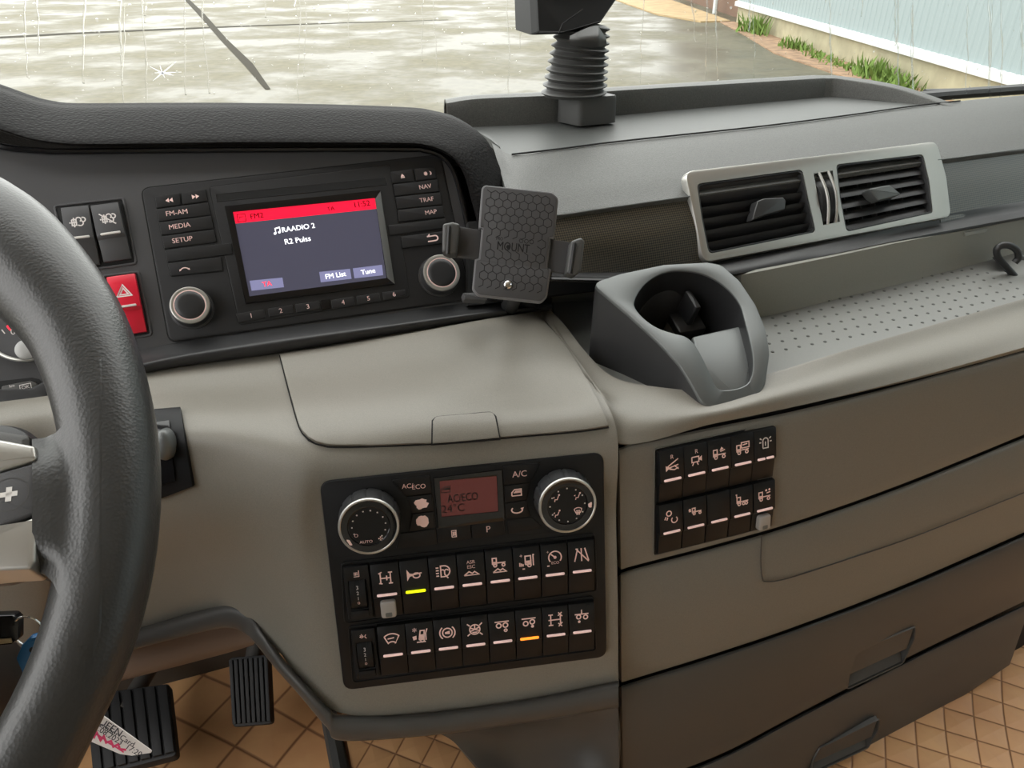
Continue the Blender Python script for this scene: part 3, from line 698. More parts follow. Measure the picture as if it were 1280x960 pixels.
# padded hood over the instruments
cr = [(-120, 72), (-60, 90), (0, 110), (35, 122.5), (61, 129), (94, 132), (200, 131.5), (300, 131.5), (420, 133.5), (515, 137), (545, 141), (575, 150), (605, 171), (621, 200), (632, 232), (648, 285), (664, 345), (676, 385)]
bo = [(-120, 128), (-60, 144), (0, 161), (25, 169), (47, 174.5), (94, 179.5), (200, 179), (300, 177.5), (420, 178), (505, 178.5), (530, 180.5), (552, 187), (571, 200), (582, 219), (589, 244), (598, 278), (606, 322), (612, 374)]
def rd(px, py, o=0): return RD.d(px, py, o)
cdp = [(x, y, rd(x, y, .0) + (.055 if i < 12 else .055 - .012 * (i - 11))) for i, (x, y) in enumerate(cr)]
bdp = [(x, y, rd(x, y, .016)) for x, y in bo]
m1 = [(Lr(a[0], c[0], .12), Lr(a[1], c[1], .12), Lr(a[2], c[2], .12) - .012) for a, c in zip(cdp, bdp)]
m2 = [(Lr(a[0], c[0], .55), Lr(a[1], c[1], .55), Lr(a[2], c[2], .55) - .012) for a, c in zip(cdp, bdp)]
rw = [[W(*q) for q in r] for r in (cdp, m1, m2, bdp)]
bk2 = [p + (-BT) * .09 * (1 if i < 11 else max(.3, 1 - (i - 10) * .12)) - UP * (.035 if i < 12 else .03) for i, p in enumerate(rw[0])]
bk1 = [p + (-BT) * .03 - UP * .004 for i, p in enumerate(rw[0])]
bk3 = [p + (-BT) * .12 - UP * .16 for p in bk2]
und = [RD.hit(x, y + 3, -.004) for x, y in bo]
rws = [bk3, bk2, bk1] + rw + [und]
G = [cat(r, 120) for r in rws]; cols = [cat([G[i][j] for i in range(len(G))], 36) for j in range(120)]
b = MB(True); b.slab([[cols[j][i] for j in range(120)] for i in range(36)], .003, 'leather_black'); b.build('instrument_hood', D)
# fascia carrying radio and switches
fo = [(-160, 150), (-60, 158), (0, 178), (50, 186), (94, 188), (300, 186), (500, 186), (532, 187), (556, 196), (571, 214), (582, 250), (604, 374), (585, 384), (212, 436), (120, 455), (60, 520), (-160, 560)]
b = MB(); b.prism(RD.pts(fo), -.012, 0, 'fascia_grey', .001, cap0=True)
Mrel = WM[D.name].inverted() @ RD.M
FA = b.build('fascia', D, xf=Mrel)
b = MB(); ol = cat([Vector((*RD.uv(x, y), 0)) for x, y in ((-60, 164), (0, 183.5), (50, 189), (94, 190), (300, 188), (500, 187.5), (530, 189), (552, 197), (566, 214), (577, 250), (588, 305), (600, 374))], 70)
b.tube([q + Vector((0, 0, .0015)) for q in ol], .0028, 'gloss_black', 8); b.build('fascia_bead', D, xf=Mrel)
# black ledge below the fascia
l0 = [(60, 500), (120, 455), (212, 430), (345, 411), (480, 393), (590, 378), (690, 372)]; l1 = [(60, 500), (120, 468), (212, 443), (345, 422), (480, 404), (590, 389), (690, 379)]; l2 = [(60, 505), (120, 481), (212, 459), (345, 440), (480, 418), (590, 401), (690, 385)]
dl = [.645, .648, .665, .69, .72, .752, .79]
b = MB(True); b.slab(patch([[(x, y, rd(x, y, 0)) for x, y in l0], [(x, y, d - .002) for (x, y), d in zip(l1, dl)], [(Lr(x, u, .4), Lr(y, v, .4), d - .008) for (x, y), (u, v), d in zip(l1, l2, dl)], [(x, y, d - .004) for (x, y), d in zip(l2, dl)], [(x, y + 2, d + .01) for (x, y), d in zip(l2, dl)]], 60, 16), .003, 'black_plastic'); b.build('ledge_strip', D)
# black sheets added behind the openings to keep them dark
b = MB(); b.prism(VT.pts([(600, 262), (1320, 170), (1340, 262), (890, 338), (600, 372)]), -.05, -.04, 'gap_black', 0, cap0=True); b.build('opening_backing', D, xf=WM[D.name].inverted() @ VT.M)
b = MB(); b.prism(RD.pts([(520, 170), (660, 190), (700, 395), (560, 415)]), -.07, -.06, 'gap_black', 0, cap0=True); b.build('opening_backing', D, xf=WM[D.name].inverted() @ RD.M)

# ------------------------------------------------------------------ pictograms, drawn in a box of -1..1
def arc(x, y, r, a0, a1, n=14, ry=None): return [(x + r * math.cos(R(a0 + (a1 - a0) * i / n)), y + (ry or r) * math.sin(R(a0 + (a1 - a0) * i / n))) for i in range(n + 1)]
def TRUCK(x=0, y=0, k=1, wheels=2):
    o = [('l', [(x - .9 * k, y - .3 * k), (x - .9 * k, y + .6 * k), (x - .35 * k, y + .6 * k), (x - .35 * k, y - .3 * k), (x - .9 * k, y - .3 * k)]), ('f', [(x - .85 * k, y - .25 * k), (x - .4 * k, y - .25 * k), (x - .4 * k, y + .1 * k), (x - .85 * k, y + .1 * k)]),
         ('l', [(x - .35 * k, y - .1 * k), (x + .9 * k, y - .1 * k)]), ('c', x - .55 * k, y - .45 * k, .2 * k), ('c', x + .6 * k, y - .45 * k, .2 * k)]
    return o
SY = {
 'axle lock': [('l', [(-.8, -.6), (-.4, -.7)]), ('l', [(-.8, .6), (-.4, .8)]), ('l', [(-.6, -.65), (-.6, .7)]), ('l', [(-.6, 0), (.6, 0)]), ('l', [(.6, -.7), (.6, .7)]), ('l', [(.35, .7), (.85, .7)]), ('l', [(.35, -.7), (.85, -.7)]), ('l', [(.15, -.3), (.15, .3)])],
 'horn': [('f', [(-.9, .75), (-.55, .2), (-.1, .12), (-.1, -.12), (-.55, -.2), (-.9, -.75)]), ('l', [(-.2, 0), (.9, .15)]), ('l', arc(.25, -.12, .42, 90, 450, 20, .32))],
 'headlamp washer': [('l', arc(.15, 0, .7, -90, 90) + [(-.25, .7), (-.25, -.7), (.15, -.7)]), ('l', [(-.85, .5), (-.5, .5)]), ('l', [(-.85, .15), (-.5, .15)]), ('l', [(-.85, -.2), (-.5, -.2)]), ('l', [(-.85, -.55), (-.5, -.55)]), ('l', arc(-.05, -.05, .25, 0, 160)), ('l', arc(.45, -.05, .25, 20, 180)), ('l', [(.2, 0), (.2, -.4), (.6, -.95)])],
 'traction control': [('t', 'ASR', 0, .75, .62), ('t', 'ESC', 0, .15, .62), ('l', [(-.9, -.9), (-.3, -.45), (.1, -.7), (.4, -.5), (.9, -.9), (-.9, -.9)])],
 'hill start': TRUCK(0, .35, .9) + [('l', [(-.8, -.95), (-.2, -.5), (.1, -.75), (.4, -.55), (.85, -.95), (-.8, -.95)])],
 'chassis lift': [('l', [(-.2, -.4), (-.2, .7), (.5, .7), (.5, -.4), (-.2, -.4)]), ('f', [(-.1, -.3), (.4, -.3), (.4, .1), (-.1, .1)]), ('c', .3, -.5, .22), ('l', [(.95, .8), (.8, .8), (.8, -.6)]), ('t', '+', -.7, .75, .7), ('l', [(-.9, -.1), (-.9, -.6)]), ('l', [(-.7, -.2), (-.7, -.6)]), ('l', [(-.5, -.3), (-.5, -.6)]), ('l', [(-.6, -.95), (-.3, -.95)])],
 'eco cruise': [('l', arc(.1, .1, .8, -40, 220, 22)), ('l', [(.1, .1), (-.4, .55)]), ('d', .1, .1, .2), ('t', 'ECO', .1, -.62, .5), ('t', '+', -.8, .85, .6), ('l', [(-.95, -.95), (-.65, -.95)])],
 'lane warning': [('l', [(-.9, -.8), (-.45, .9)]), ('l', [(0, -.8), (0, .9)]), ('l', [(.9, -.8), (.45, .9)]), ('l', [(-.7, .9), (.9, -.9)])],
 'windscreen heater': [('l', [(-.9, .4)] + arc(0, -.6, 1.35, 130, 50) + [(.9, .4), (.45, -.5)] + arc(0, -.95, .65, 45, 135) + [(-.9, .4)]), ('l', [(-.5, .1), (.3, .2)])],
 'cab tilt': [('l', [(-.1, -.5), (.1, .7), (.6, .7), (.5, -.5), (-.1, -.5)]), ('f', [(0, -.4), (.45, -.4), (.45, .2), (.05, .2)]), ('c', .3, -.6, .22), ('l', [(.95, .9), (.75, .3), (.75, -.6)]), ('t', '*', -.6, .6, 1.3), ('f', [(-.9, 0), (-.4, .1), (-.4, -.4), (-.8, -.5)]), ('l', [(-.4, -.8), (.7, -.8)])],
 'brake hold': [('c', 0, 0, .6), ('l', arc(0, 0, .95, 130, 230)), ('l', arc(0, 0, .95, -50, 50)), ('f', [(-.3, .1), (.3, .25), (.3, -.2), (-.3, -.15)])],
 'hill brake': [('c', 0, 0, .65), ('l', [(0, .6), (0, 0), (-.55, -.2)]), ('l', [(0, 0), (.55, -.2)]), ('l', [(-.55, .25), (0, 0), (.55, .25)]), ('f', [(-.4, -.3), (.4, -.3), (.2, -.5), (-.2, -.5)]), ('l', [(-.95, .8), (-.6, .5)]), ('l', [(.95, .8), (.6, .5)]), ('l', [(-.95, -.8), (-.6, -.5)]), ('l', [(.95, -.8), (.6, -.5)])],
 'axle load': [('l', [(-.9, .6), (.9, .6)]), ('c', -.4, .1, .3), ('c', .45, .1, .3), ('c', .45, -.6, .17)],
 'axle raise': [('l', [(-.9, .6), (.9, .6)]), ('c', -.4, -.05, .3), ('c', .45, .1, .3), ('d', .45, -.5, .2)],
 'steering axle': [('l', [(-.6, .7), (-.6, -.7)]), ('l', [(-.9, .7), (-.3, .7)]), ('l', [(-.9, -.7), (-.3, -.7)]), ('l', [(-.9, 0), (.7, 0)]), ('l', [(.35, .5), (.85, .95)]), ('l', [(.9, .4), (.4, .95)]), ('l', [(.35, -.5), (.85, -.95)]), ('l', [(.9, -.4), (.4, -.95)]), ('l', [(.65, .6), (.65, -.6)])],
 'tag axle': [('l', [(-.9, .35), (.9, .35)]), ('l', [(0, .4), (0, .95)]), ('c', -.4, 0, .27), ('c', .5, -.1, .27), ('d', -.35, -.65, .18)],
 'reverse horn': [('t', 'R', .05, .85, .8), ('f', [(-.9, -.2), (-.9, -1), (-.5, -.7), (0, -.6), (-.5, -.4)]), ('l', [(-.7, -.4), (.9, .5)]), ('l', [(-.3, -.5), (.9, -.3)]), ('l', [(-.4, -.7), (.3, -.9), (.9, -.7)]), ('l', [(.3, -.3), (.9, -.9)])],
 'reverse camera': [('t', 'R', .1, .9, .8), ('l', [(-.6, .2), (.4, .2), (.4, -.5), (-.6, -.5), (-.6, .2)]), ('f', [(.4, -.1), (.85, .25), (.85, -.5), (.4, -.25)]), ('l', [(-.3, -.5), (-.55, -.95)]), ('l', [(.1, -.5), (.3, -.95)])],
 'work lamp truck': TRUCK(0, -.1, 1) + [('f', [(0, .3), (.3, .8), (.6, .5)]), ('l', [(.1, .2), (.8, .35)])],
 'box truck': TRUCK(0, -.15, 1) + [('l', [(-.2, 0), (-.2, .75), (.95, .75), (.95, 0), (-.2, 0)]), ('l', [(0, .4), (.7, .5)])],
 'beacon': [('l', [(-.4, -.7), (-.4, .3)] + arc(0, .3, .4, 180, 0, 10) + [(.4, -.7), (-.4, -.7)]), ('l', [(0, .2), (0, -.4)]), ('l', [(-.85, .75), (-.6, .55)]), ('l', [(.85, .75), (.6, .55)]), ('l', [(-.95, .15), (-.65, .15)]), ('l', [(.95, .15), (.65, .15)])],
 'reading lamp': [('c', -.3, .5, .35), ('l', [(-.75, .1), (-.95, -.3)]), ('l', [(-.5, 0), (-.65, -.4)]), ('l', arc(.45, -.5, .42, 130, 410))],
 'front lamp truck': TRUCK(.25, 0, .75) + [('d', -.8, .3, .18), ('l', [(-.95, .1), (-.6, .1)])],
 'crane truck': TRUCK(.1, -.1, .95) + [('l', [(-.8, .5), (-.8, .9), (-.95, .9)]), ('c', .25, -.53, .18)],
 'load truck': TRUCK(0, -.15, 1) + [('d', .25, .6, .16), ('d', .75, .65, .16), ('l', [(.3, .2), (.9, .3)])],
 'exhaust': [('f', [(-.9, -.1), (-.75, -.1), (-.75, .1), (-.9, .1)]), ('l', [(-.6, .4), (-.1, .4), (-.1, -.4), (-.6, -.4), (-.6, .4)]), ('l', [(-.7, 0), (0, 0)]), ('l', [(-.35, .65), (-.35, -.65)]), ('l', arc(.2, .35, .3, -60, 150)), ('l', arc(.35, -.15, .35, -140, 60)), ('l', arc(.7, .3, .3, -90, 110))],
 'window': [('l', [(-.8, -.5), (-.8, .1), (-.3, .6), (.8, .6), (.8, -.5), (-.8, -.5)]), ('l', [(-.5, .05), (.8, .05)]), ('f', [(-.4, 0), (.7, 0), (.7, .4), (-.2, .4)])],
 'recirculate': [('l', arc(0, 0, .8, 140, 350, 16, .5)), ('f', [(.5, .2), (1, .3), (.75, -.25)])],
 'seat heat': [('l', [(-.6, -.7), (.6, -.7), (.6, .8)]), ('l', [(-.4, -.4), (-.4, .4)]), ('l', [(-.1, -.4), (-.1, .4)]), ('l', [(.2, -.4), (.2, .4)])],
 'lamp dim': [('c', -.4, 0, .25), ('l', [(-.4, .4), (-.4, .7)]), ('l', [(-.9, 0), (-.75, 0)]), ('l', [(-.05, 0), (.1, 0)]), ('l', [(-.75, .4), (-.65, .3)]), ('l', [(-.05, .4), (-.15, .3)]), ('l', arc(.8, 0, .45, 110, 260))],
 'demist': [('l', [(-.9, .5)] + arc(0, -.5, 1.35, 130, 50) + [(.5, -.4), (-.5, -.4), (-.9, .5)]), ('l', [(-.3, .3), (-.3, -.9)]), ('l', [(0, .3), (0, -.9)]), ('l', [(.3, .3), (.3, -.9)])],
 'seated person': [('d', .55, .75, .22), ('l', [(.4, .5), (.1, -.3), (-.4, -.3), (-.5, -.8)]), ('f', [(-.95, .2), (-.5, .45), (-.55, .05)])],
 'rear heat': [('l', [(-.5, -.8), (-.5, .8), (.5, .8), (.5, -.8), (-.5, -.8)]), ('l', [(-.25, -.5), (-.15, 0), (-.25, .5)]), ('l', [(0, -.5), (.1, 0), (0, .5)]), ('l', [(.25, -.5), (.35, 0), (.25, .5)])],
 'phone': [('l', arc(0, -.9, 1.0, 150, 30)), ('f', [(-1, -.5), (-.6, -.3), (-.5, -.05), (-.95, -.1)]), ('f', [(1, -.5), (.6, -.3), (.5, -.05), (.95, -.1)])],
 'return': [('l', [(-.9, .4), (.4, .4)] + arc(.4, 0, .4, 90, -90) + [(-.9, -.4)]), ('f', [(-.9, .4), (-.4, .85), (-.4, .4)])],
 'sun moon': [('d', -.5, 0, .3), ('l', [(-.95, 0), (-.05, 0)]), ('l', [(-.5, .5), (-.5, -.5)]), ('l', [(-.85, .35), (-.15, -.35)]), ('l', [(-.85, -.35), (-.15, .35)]), ('f', arc(.5, 0, .5, -90, 90, 10) + arc(.42, 0, .25, 90, -90, 8, .5))],
 'back': [('f', [(-.9, 0), (-.05, .6), (-.05, -.6)]), ('f', [(0, 0), (.85, .6), (.85, -.6)])],
 'forward': [('f', [(.9, 0), (.05, .6), (.05, -.6)]), ('f', [(0, 0), (-.85, .6), (-.85, -.6)])],
 'eject': [('f', [(-.6, -.1), (0, .8), (.6, -.1)]), ('f', [(-.6, -.5), (.6, -.5), (.6, -.25), (-.6, -.25)])],
 'note': [('d', -.55, -.6, .3), ('d', .5, -.45, .3), ('l', [(-.3, -.6), (-.3, .6), (.75, .8), (.75, -.45)]), ('l', [(-.3, .5), (.75, .7)])],
 'fan': [('f', [(0, 0), (.3, .8), (-.3, .8)]), ('f', [(0, 0), (-.8, .3), (-.8, -.3)]), ('f', [(0, 0), (-.3, -.8), (.3, -.8)]), ('f', [(0, 0), (.8, -.3), (.8, .3)])],
 'hazard': [('l', [(-.9, -.7), (0, .85), (.9, -.7), (-.9, -.7), (0, .85)]), ('l', [(-.5, -.47), (0, .38), (.5, -.47), (-.5, -.47), (0, .38)])],
}
SY['exhaust off'] = SY['exhaust'] + [('l', [(-.9, .8), (.9, -.8)])]
def sym(mb, name, x, y, s, z, m, w=.16, sy=None, rot=0):
    c, k = math.cos(rot), math.sin(rot); sy = sy or s
    T = lambda P: [(x + a * s * c - e * sy * k, y + a * s * k + e * sy * c) for a, e in P]
    for q in SY[name]:
        if q[0] == 'l': mb.stroke(T(q[1]), w * s, z, m)
        elif q[0] == 'f': mb.fill(T(q[1]), z, m)
        elif q[0] == 'c': mb.stroke(T(circ(q[1], q[2], q[3], 16)), w * s, z, m, True)
        elif q[0] == 'd': mb.fill(T(circ(q[1], q[2], q[3], 12)), z, m)
        elif q[0] == 't': mb.text(q[1], *T([(q[2], q[3])])[0], q[4] * s, z, m, rot)

# ------------------------------------------------------------------ rocker switches
BODY = {}
def rocker_mesh(w, h, m):
    k = (round(w, 5), round(h, 5), m)
    if k not in BODY:
        prof = [(-.5, .0002), (-.5, .0030), (-.485, .0036), (-.12, .0055), (-.085, .0074), (-.05, .0078), (.3, .0066), (.485, .0058), (.5, .0052), (.5, .0002)]
        b = MB(); c = .0007; L = []
        xs = [(-w / 2, -.0007), (-w / 2 + c * .3, -.0002), (-w / 2 + c, 0), (w / 2 - c, 0), (w / 2 - c * .3, -.0002), (w / 2, -.0007)]
        for y, z in prof: L.append([Vector((-w / 2, y * h, 0))] + [Vector((x, y * h, max(.0001, z + dz))) for x, dz in xs] + [Vector((w / 2, y * h, 0))])
        b.grid(L, m, flip=True); BODY[k] = b
    return BODY[k]
_shared = {}
def shared(key, make, name, parent):
    "first call builds the part, later calls copy it"
    if key not in _shared:
        o = make().build(name, parent); _shared[key] = o; return o
    o = _shared[key].copy(); o.name = name; COL.objects.link(o); o.parent = parent; return o
def rocker(fr, w, h, label, symbol=None, lens='pink_lens', guard=False, m='switch_black', pr='pink_print', group=None, split=False, ss=.0068, name='rocker_switch', sy=.25):
    t = thing(name, fr.M, label, 'switch', group)
    shared((round(w, 5), round(h, 5), m), lambda: rocker_mesh(w, h, m), 'rocker', t)
    if lens:
        def mk():
            b = MB(); lw = w * .72; lh = .0021
            if split:
                for x in (-lw / 4 - .0004, lw / 4 + .0004): b.prism(rrect(x - lw / 4 + .0003, -lh / 2 - h * .045, x + lw / 4 - .0003, lh / 2 - h * .045, lh * .45), .006, .0088, lens, .0004)
            else: b.prism(rrect(-lw / 2, -lh / 2 - h * .045, lw / 2, lh / 2 - h * .045, lh * .48), .006, .0088, lens, .0004)
            return b
        shared((round(w, 5), round(h, 5), lens, split), mk, 'indicator_bar', t)
    if symbol:
        b = MB(); sym(b, symbol, 0, h * sy, ss, .0, pr)
        # lay the sign on the sloping upper face
        for q in b.v: q.z = .00015 + Lr(.0078, .0058, (q.y / h + .05) / .535)
        b.build('pictogram', t, smooth=False)
    if guard:
        def mk():
            b = MB(); b.prism(rrect(-w * .28, -h * .47, w * .28, -h * .16, .0028), .003, .0095, 'clear_grey', .0016, 3); b.fill(rrect(-w * .12, -h * .44, w * .12, -h * .36, .001), .0096, 'silver_soft'); return b
        shared((round(w, 5), round(h, 5), 'guard'), mk, 'guard_latch', t)
    return t
def cells(fr, TL, TR, BR, BL, n):
    a, b_, c, d = [Vector(q) for q in fr.pts([TL, TR, BR, BL])]; out = []
    for i in range(n):
        u0, u1 = i / n, (i + 1) / n; t0, t1, b0, b1 = a.lerp(b_, u0), a.lerp(b_, u1), d.lerp(c, u0), d.lerp(c, u1)
        ctr = (t0 + t1 + b0 + b1) / 4; f = fr.moved(ctr.x, ctr.y); dx = (t1 + b1 - t0 - b0); ang = math.atan2(dx.y, dx.x)
        f.h, f.v = f.h * math.cos(ang) + f.v * math.sin(ang), f.v * math.cos(ang) - f.h * math.sin(ang)
        f.M = Matrix((f.h, f.v, f.n)).transposed().to_4x4(); f.M.translation = f.O
        out.append((f, dx.length / 2, ((t0 + t1) - (b0 + b1)).length / 2))
    return out
# centre console: climate control unit with two rows of switches under it
hvo = [(399.5, 602), (754, 565), (758, 820), (430, 862)]
HU = thing('climate_control_panel', HV.M, 'black climate control panel with two round dials and a dark red display', 'control panel')
out_ = rnd(HV.pts(hvo), .0095, 8)
b = MB(); b.prism(out_, -.006, .0018, 'switch_black', .0012); b.build('panel_frame', HU)
# recess lines of the two switch rows
for q in ([(428, 704), (742, 667), (745, 738), (432, 778)], [(437, 784), (741, 746), (744, 812), (442, 852)]):
    p = rnd(HV.pts(q, .002), .003, 4); b = MB(); b.ring(inset(p, -.0012), p, .001, .0030, 'switch_black', .0005); b.fill(p, .0019, 'gap_black'); b.build('switch_surround', HU)
b = MB(); p = HV.pts([(412, 698), (752, 657.5)], .002); b.stroke([p[0], p[1]], .0006, .0021, 'gap_black'); b.build('parting_line', HU)
HV1 = HV.moved(0, 0, .0018)
top = cells(HV1, (463.5, 704), (740, 669.5), (743, 737), (468, 768.5), 8); bot = cells(HV1, (470.5, 781), (739.5, 747.5), (743, 809.5), (477, 841), 8)
W0 = sum(c[1] for c in top + bot) / 16 - .0007; H0 = sum(c[2] for c in top) / 8; H1 = sum(c[2] for c in bot) / 8
tl = [('axle lock', 'pink_lens', True, 'black switch with an axle sign and grey guard latch, first in upper console row'), ('horn', 'yellow_lens', False, 'black switch with a pink horn sign and bright yellow bar'), ('headlamp washer', 'pink_lens', False, 'black switch with a headlamp washer sign right of the horn switch'),
      ('traction control', 'pink_lens', False, 'black switch lettered ASR ESC over a mountain sign'), ('hill start', 'pink_lens', False, 'black switch with a truck over hills, right of the ASR ESC switch'), ('chassis lift', 'pink_lens', False, 'black switch with a truck front and plus sign, third from right in upper row'),
      ('eco cruise', 'pink_lens', False, 'black switch with a speedometer dial sign lettered ECO'), ('lane warning', 'pink_lens', False, 'black switch with a crossed out lane sign under the right dial')]
for (f, w, h), (sn, ln, gd, lb) in zip(top, tl): rocker(f, W0, H0, lb, sn, ln, gd, group='switches of the upper console row')
bl = [('windscreen heater', 'pink_lens', 'black switch with a windscreen sign, first in the lower console row'), ('cab tilt', 'pink_lens', 'black switch with a loaded truck and star sign, right of the windscreen switch'), ('brake hold', 'pink_lens', 'black switch with a hand inside a brake circle sign'), ('hill brake', 'pink_lens', 'black switch with a spoked wheel between brackets sign'),
      ('axle load', 'pink_lens', 'black switch with two axle rings and a small hollow ring, left of the orange bar'), ('axle raise', 'orange_lens', 'black switch with an axle sign and a glowing orange bar'), ('steering axle', 'pink_lens', 'black switch with a steered axle sign right of the orange bar'), ('tag axle', 'pink_lens', 'black switch with a lowered axle sign, last in the lower console row')]
for (f, w, h), (sn, ln, lb) in zip(bot, bl): rocker(f, W0, H1, lb, sn, ln, group='switches of the lower console row')
# thumb wheels left of each row
def thumb(q, lb, sn):
    (f, w, h), = cells(HV1, *q, 1); w -= .001
    t = thing('thumbwheel_switch', f.M, lb, 'switch', 'thumbwheels of the console')
    b = MB(); o = rrect(-w / 2, -h / 2, w / 2, h / 2, .001); i = rrect(-w * .34, -h * .30, w * .34, h * .24, .001); b.ring(o, i, 0, .004, 'switch_black', .0008, zi=.0); b.fill(i, .0008, 'gap_black')
    b.prism([(-w * .36, -h * .45), (w * .36, -h * .45), (w * .34, -h * .32), (-w * .34, -h * .32)], .003, .0062, 'switch_black', .0008); b.build('housing', t)
    b = MB(); n = 64; rad = h * .31
    L = []
    for x, dr in ((-w * .31, -.0006), (-w * .30, 0), (-w * .1, 0), (-w * .09, -.0005), (w * .09, -.0005), (w * .1, 0), (w * .30, 0), (w * .31, -.0006)):
        L.append([Vector((x, -h * .03 + (rad + dr) * math.sin(2 * math.pi * k / n), -.0010 + (rad + dr - (.0004 if k % 2 and abs(dr) < .0001 else 0)) * math.cos(2 * math.pi * k / n) * .62)) for k in range(n)])
    b.loops(L, 'switch_black')
    for k, ch in enumerate('0123'):
        a = R(-24 + 18 * k); b.text(ch, 0, -h * .03 + rad * math.sin(a), .0042, .0, 'white_print' if k else 'pink_print')
        vs, _ = text_geo(ch, .012)
        for v in b.v[-2 * len(vs):]: v.z = -.0010 + .62 * math.sqrt(max(0, rad * rad - (v.y + h * .03) ** 2)) + .00012
    b.build('wheel', t, ang=25)
    b = MB(); sym(b, sn, 0, h * .36, .0036, .0042, 'pink_print', .2); b.build('pictogram', t, smooth=False)
thumb(((429.5, 706.5), (462, 703.5), (467, 768), (433.5, 773)), 'upper black thumbwheel numbered 0 to 3 with a seat heating sign', 'seat heat')
thumb(((439, 785.5), (469.5, 782), (475.5, 841.5), (444, 846.5)), 'lower black thumbwheel numbered 0 to 3 with a lamp sign', 'lamp dim')
# dials
def dial(px, py, rp, hgt, lb, marks):
    x, y = HV1.uv(px, py, hgt); f = HV1.moved(x, y, 0); e = HV1.uv(px + rp, py, hgt); r = math.hypot(e[0] - x, e[1] - y)
    rec = rrect(-r * 1.12, -r * 1.12, r * 1.12, r * 1.12, r)
    b = MB(); b.lathe([(r * 1.14, .0004), (r * 1.12, .0006), (r * 1.06, .0003)], 'gap_black', (x, y), cap1=True); b.lathe([(r * 1.20, .0), (r * 1.17, .0012), (r * 1.13, .0006)], 'switch_black', (x, y), cap1=False); b.build('dial_recess', HU)
    t = bpy.data.objects.new('dial', None); COL.objects.link(t); t.parent = HU; t.location = (x, y, .0018); t.empty_display_size = .01; t['label'] = lb
    n = 96; L = []
    for rr_, z in ((1.0, .0006), (1.03, .002), (1.0, hgt * .55), (.97, hgt - .0022)):
        L.append([(r * rr_ * (1 - (.035 if k % 8 == 0 else 0)) * math.cos(2 * math.pi * k / n), r * rr_ * (1 - (.035 if k % 8 == 0 else 0)) * math.sin(2 * math.pi * k / n), z) for k in range(n)])
    b = MB(); b.loops(L, 'satin_dark', False, True)
    b.lathe([(r * .99, hgt - .0024), (r * 1.0, hgt - .0014), (r * .975, hgt - .0004), (r * .93, hgt - .0002), (r * .90, hgt - .0008)], 'silver', n=64, cap1=False)
    b.lathe([(r * .905, hgt - .0006), (r * .88, hgt - .0008), (r * .70, hgt - .0010), (r * .68, hgt - .0020), (r * .66, hgt - .0022)], 'gloss_black', n=64, cap1=False)
    b.lathe([(r * .67, hgt - .0022), (r * .3, hgt - .0021)], 'switch_black', n=48)
    marks(b, r, hgt - .0019)
    b.build('dial_cap', t)
    return t
def mkl(b, r, z):
    for k in range(11):
        a = R(205 - k * 25); b.fill(circ(.55 * r * math.cos(a), .55 * r * math.sin(a), r * .028, 8), z, 'white_print')
    b.text('AUTO', -.14 * r, -.55 * r, .14 * r, z, 'pink_print', sx=1.1); sym(b, 'fan', .34 * r, -.48 * r, .09 * r, z, 'pink_print'); b.text('O', -.44 * r, -.30 * r, .17 * r, z, 'pink_print')
    b.prism(rnd([(-.78 * r, -.36 * r), (-.66 * r, -.40 * r), (-.58 * r, -.60 * r), (-.68 * r, -.58 * r)], .0008), z, z + .0016, 'pink_print', .0003)
def mkr(b, r, z):
    for k in range(12):
        a = R(k * 30); b.fill(circ(.60 * r * math.cos(a), .60 * r * math.sin(a), r * .028, 8), z, 'white_print')
    for x, y, s in ((-.36, .28, 'seated person'), (.36, .28, 'seated person'), (-.36, -.28, 'seated person'), (.36, -.26, 'demist')): sym(b, s, x * r, y * r, .15 * r, z, 'pink_print', .2)
    b.fill(circ(0, 0, r * .11, 16), z, 'gap_black')
    b.prism(rnd([(.70 * r, -.02 * r), (.84 * r, .06 * r), (.82 * r, -.16 * r), (.72 * r, -.14 * r)], .0008), z, z + .0016, 'pink_print', .0003)
dial(461, 659, 38.5, .022, 'left dial lettered AUTO with a fan sign', mkl); dial(710, 632.5, 36, .022, 'right dial with air direction signs', mkr)
# buttons and display between the dials
def btn(parent, fr, q, name, deco=None, m='switch_black', z0=.0, z1=.0012, r=.0012, gap=.0004, gapm=True):
    p = rnd(inset(ccw(fr.pts(q, z1)), gap), r, 4); b = MB()
    if gapm: b.fill(inset(p, -gap * 1.6), z0 + .00012, 'gap_black')
    b.prism(p, z0, z1, m, .0004)
    c = (sum(a for a, _ in p) / len(p), sum(e for _, e in p) / len(p))
    if deco: deco(b, c, z1 + .00012)
    return b.build(name, parent)
hr = math.atan2(*reversed([u - v for u, v in zip(HV.uv(740, 650), HV.uv(420, 687))]))
tx = lambda s, size, m='pink_print', dx=0, dy=0: (lambda b, c, z: b.text(s, c[0] + dx, c[1] + dy, size, z, m, hr))
sm = lambda s, size, m='pink_print': (lambda b, c, z: sym(b, s, c[0], c[1], size, z, m, .2, rot=hr))
def worn(s):
    def fn(b, c, z):
        rr = random.Random(s); b.fill([(c[0] + (.0052 + rr.uniform(-.001, .0012)) * math.cos(a), c[1] + (.0038 + s * .0004 + rr.uniform(-.0008, .001)) * math.sin(a)) for a in [k * math.pi / 9 for k in range(18)]], z, 'pink_print')
    return fn
class Off:                                 # HV frame lifted to the panel face
    pts = staticmethod(lambda L, z=0: HV.pts(L, z + .0018)); uv = staticmethod(lambda x, y, z=0: HV.uv(x, y, z + .0018))
b_ = lambda q, n, d=None: btn(HU, Off, q, n, d, z0=.0018, z1=.0030)
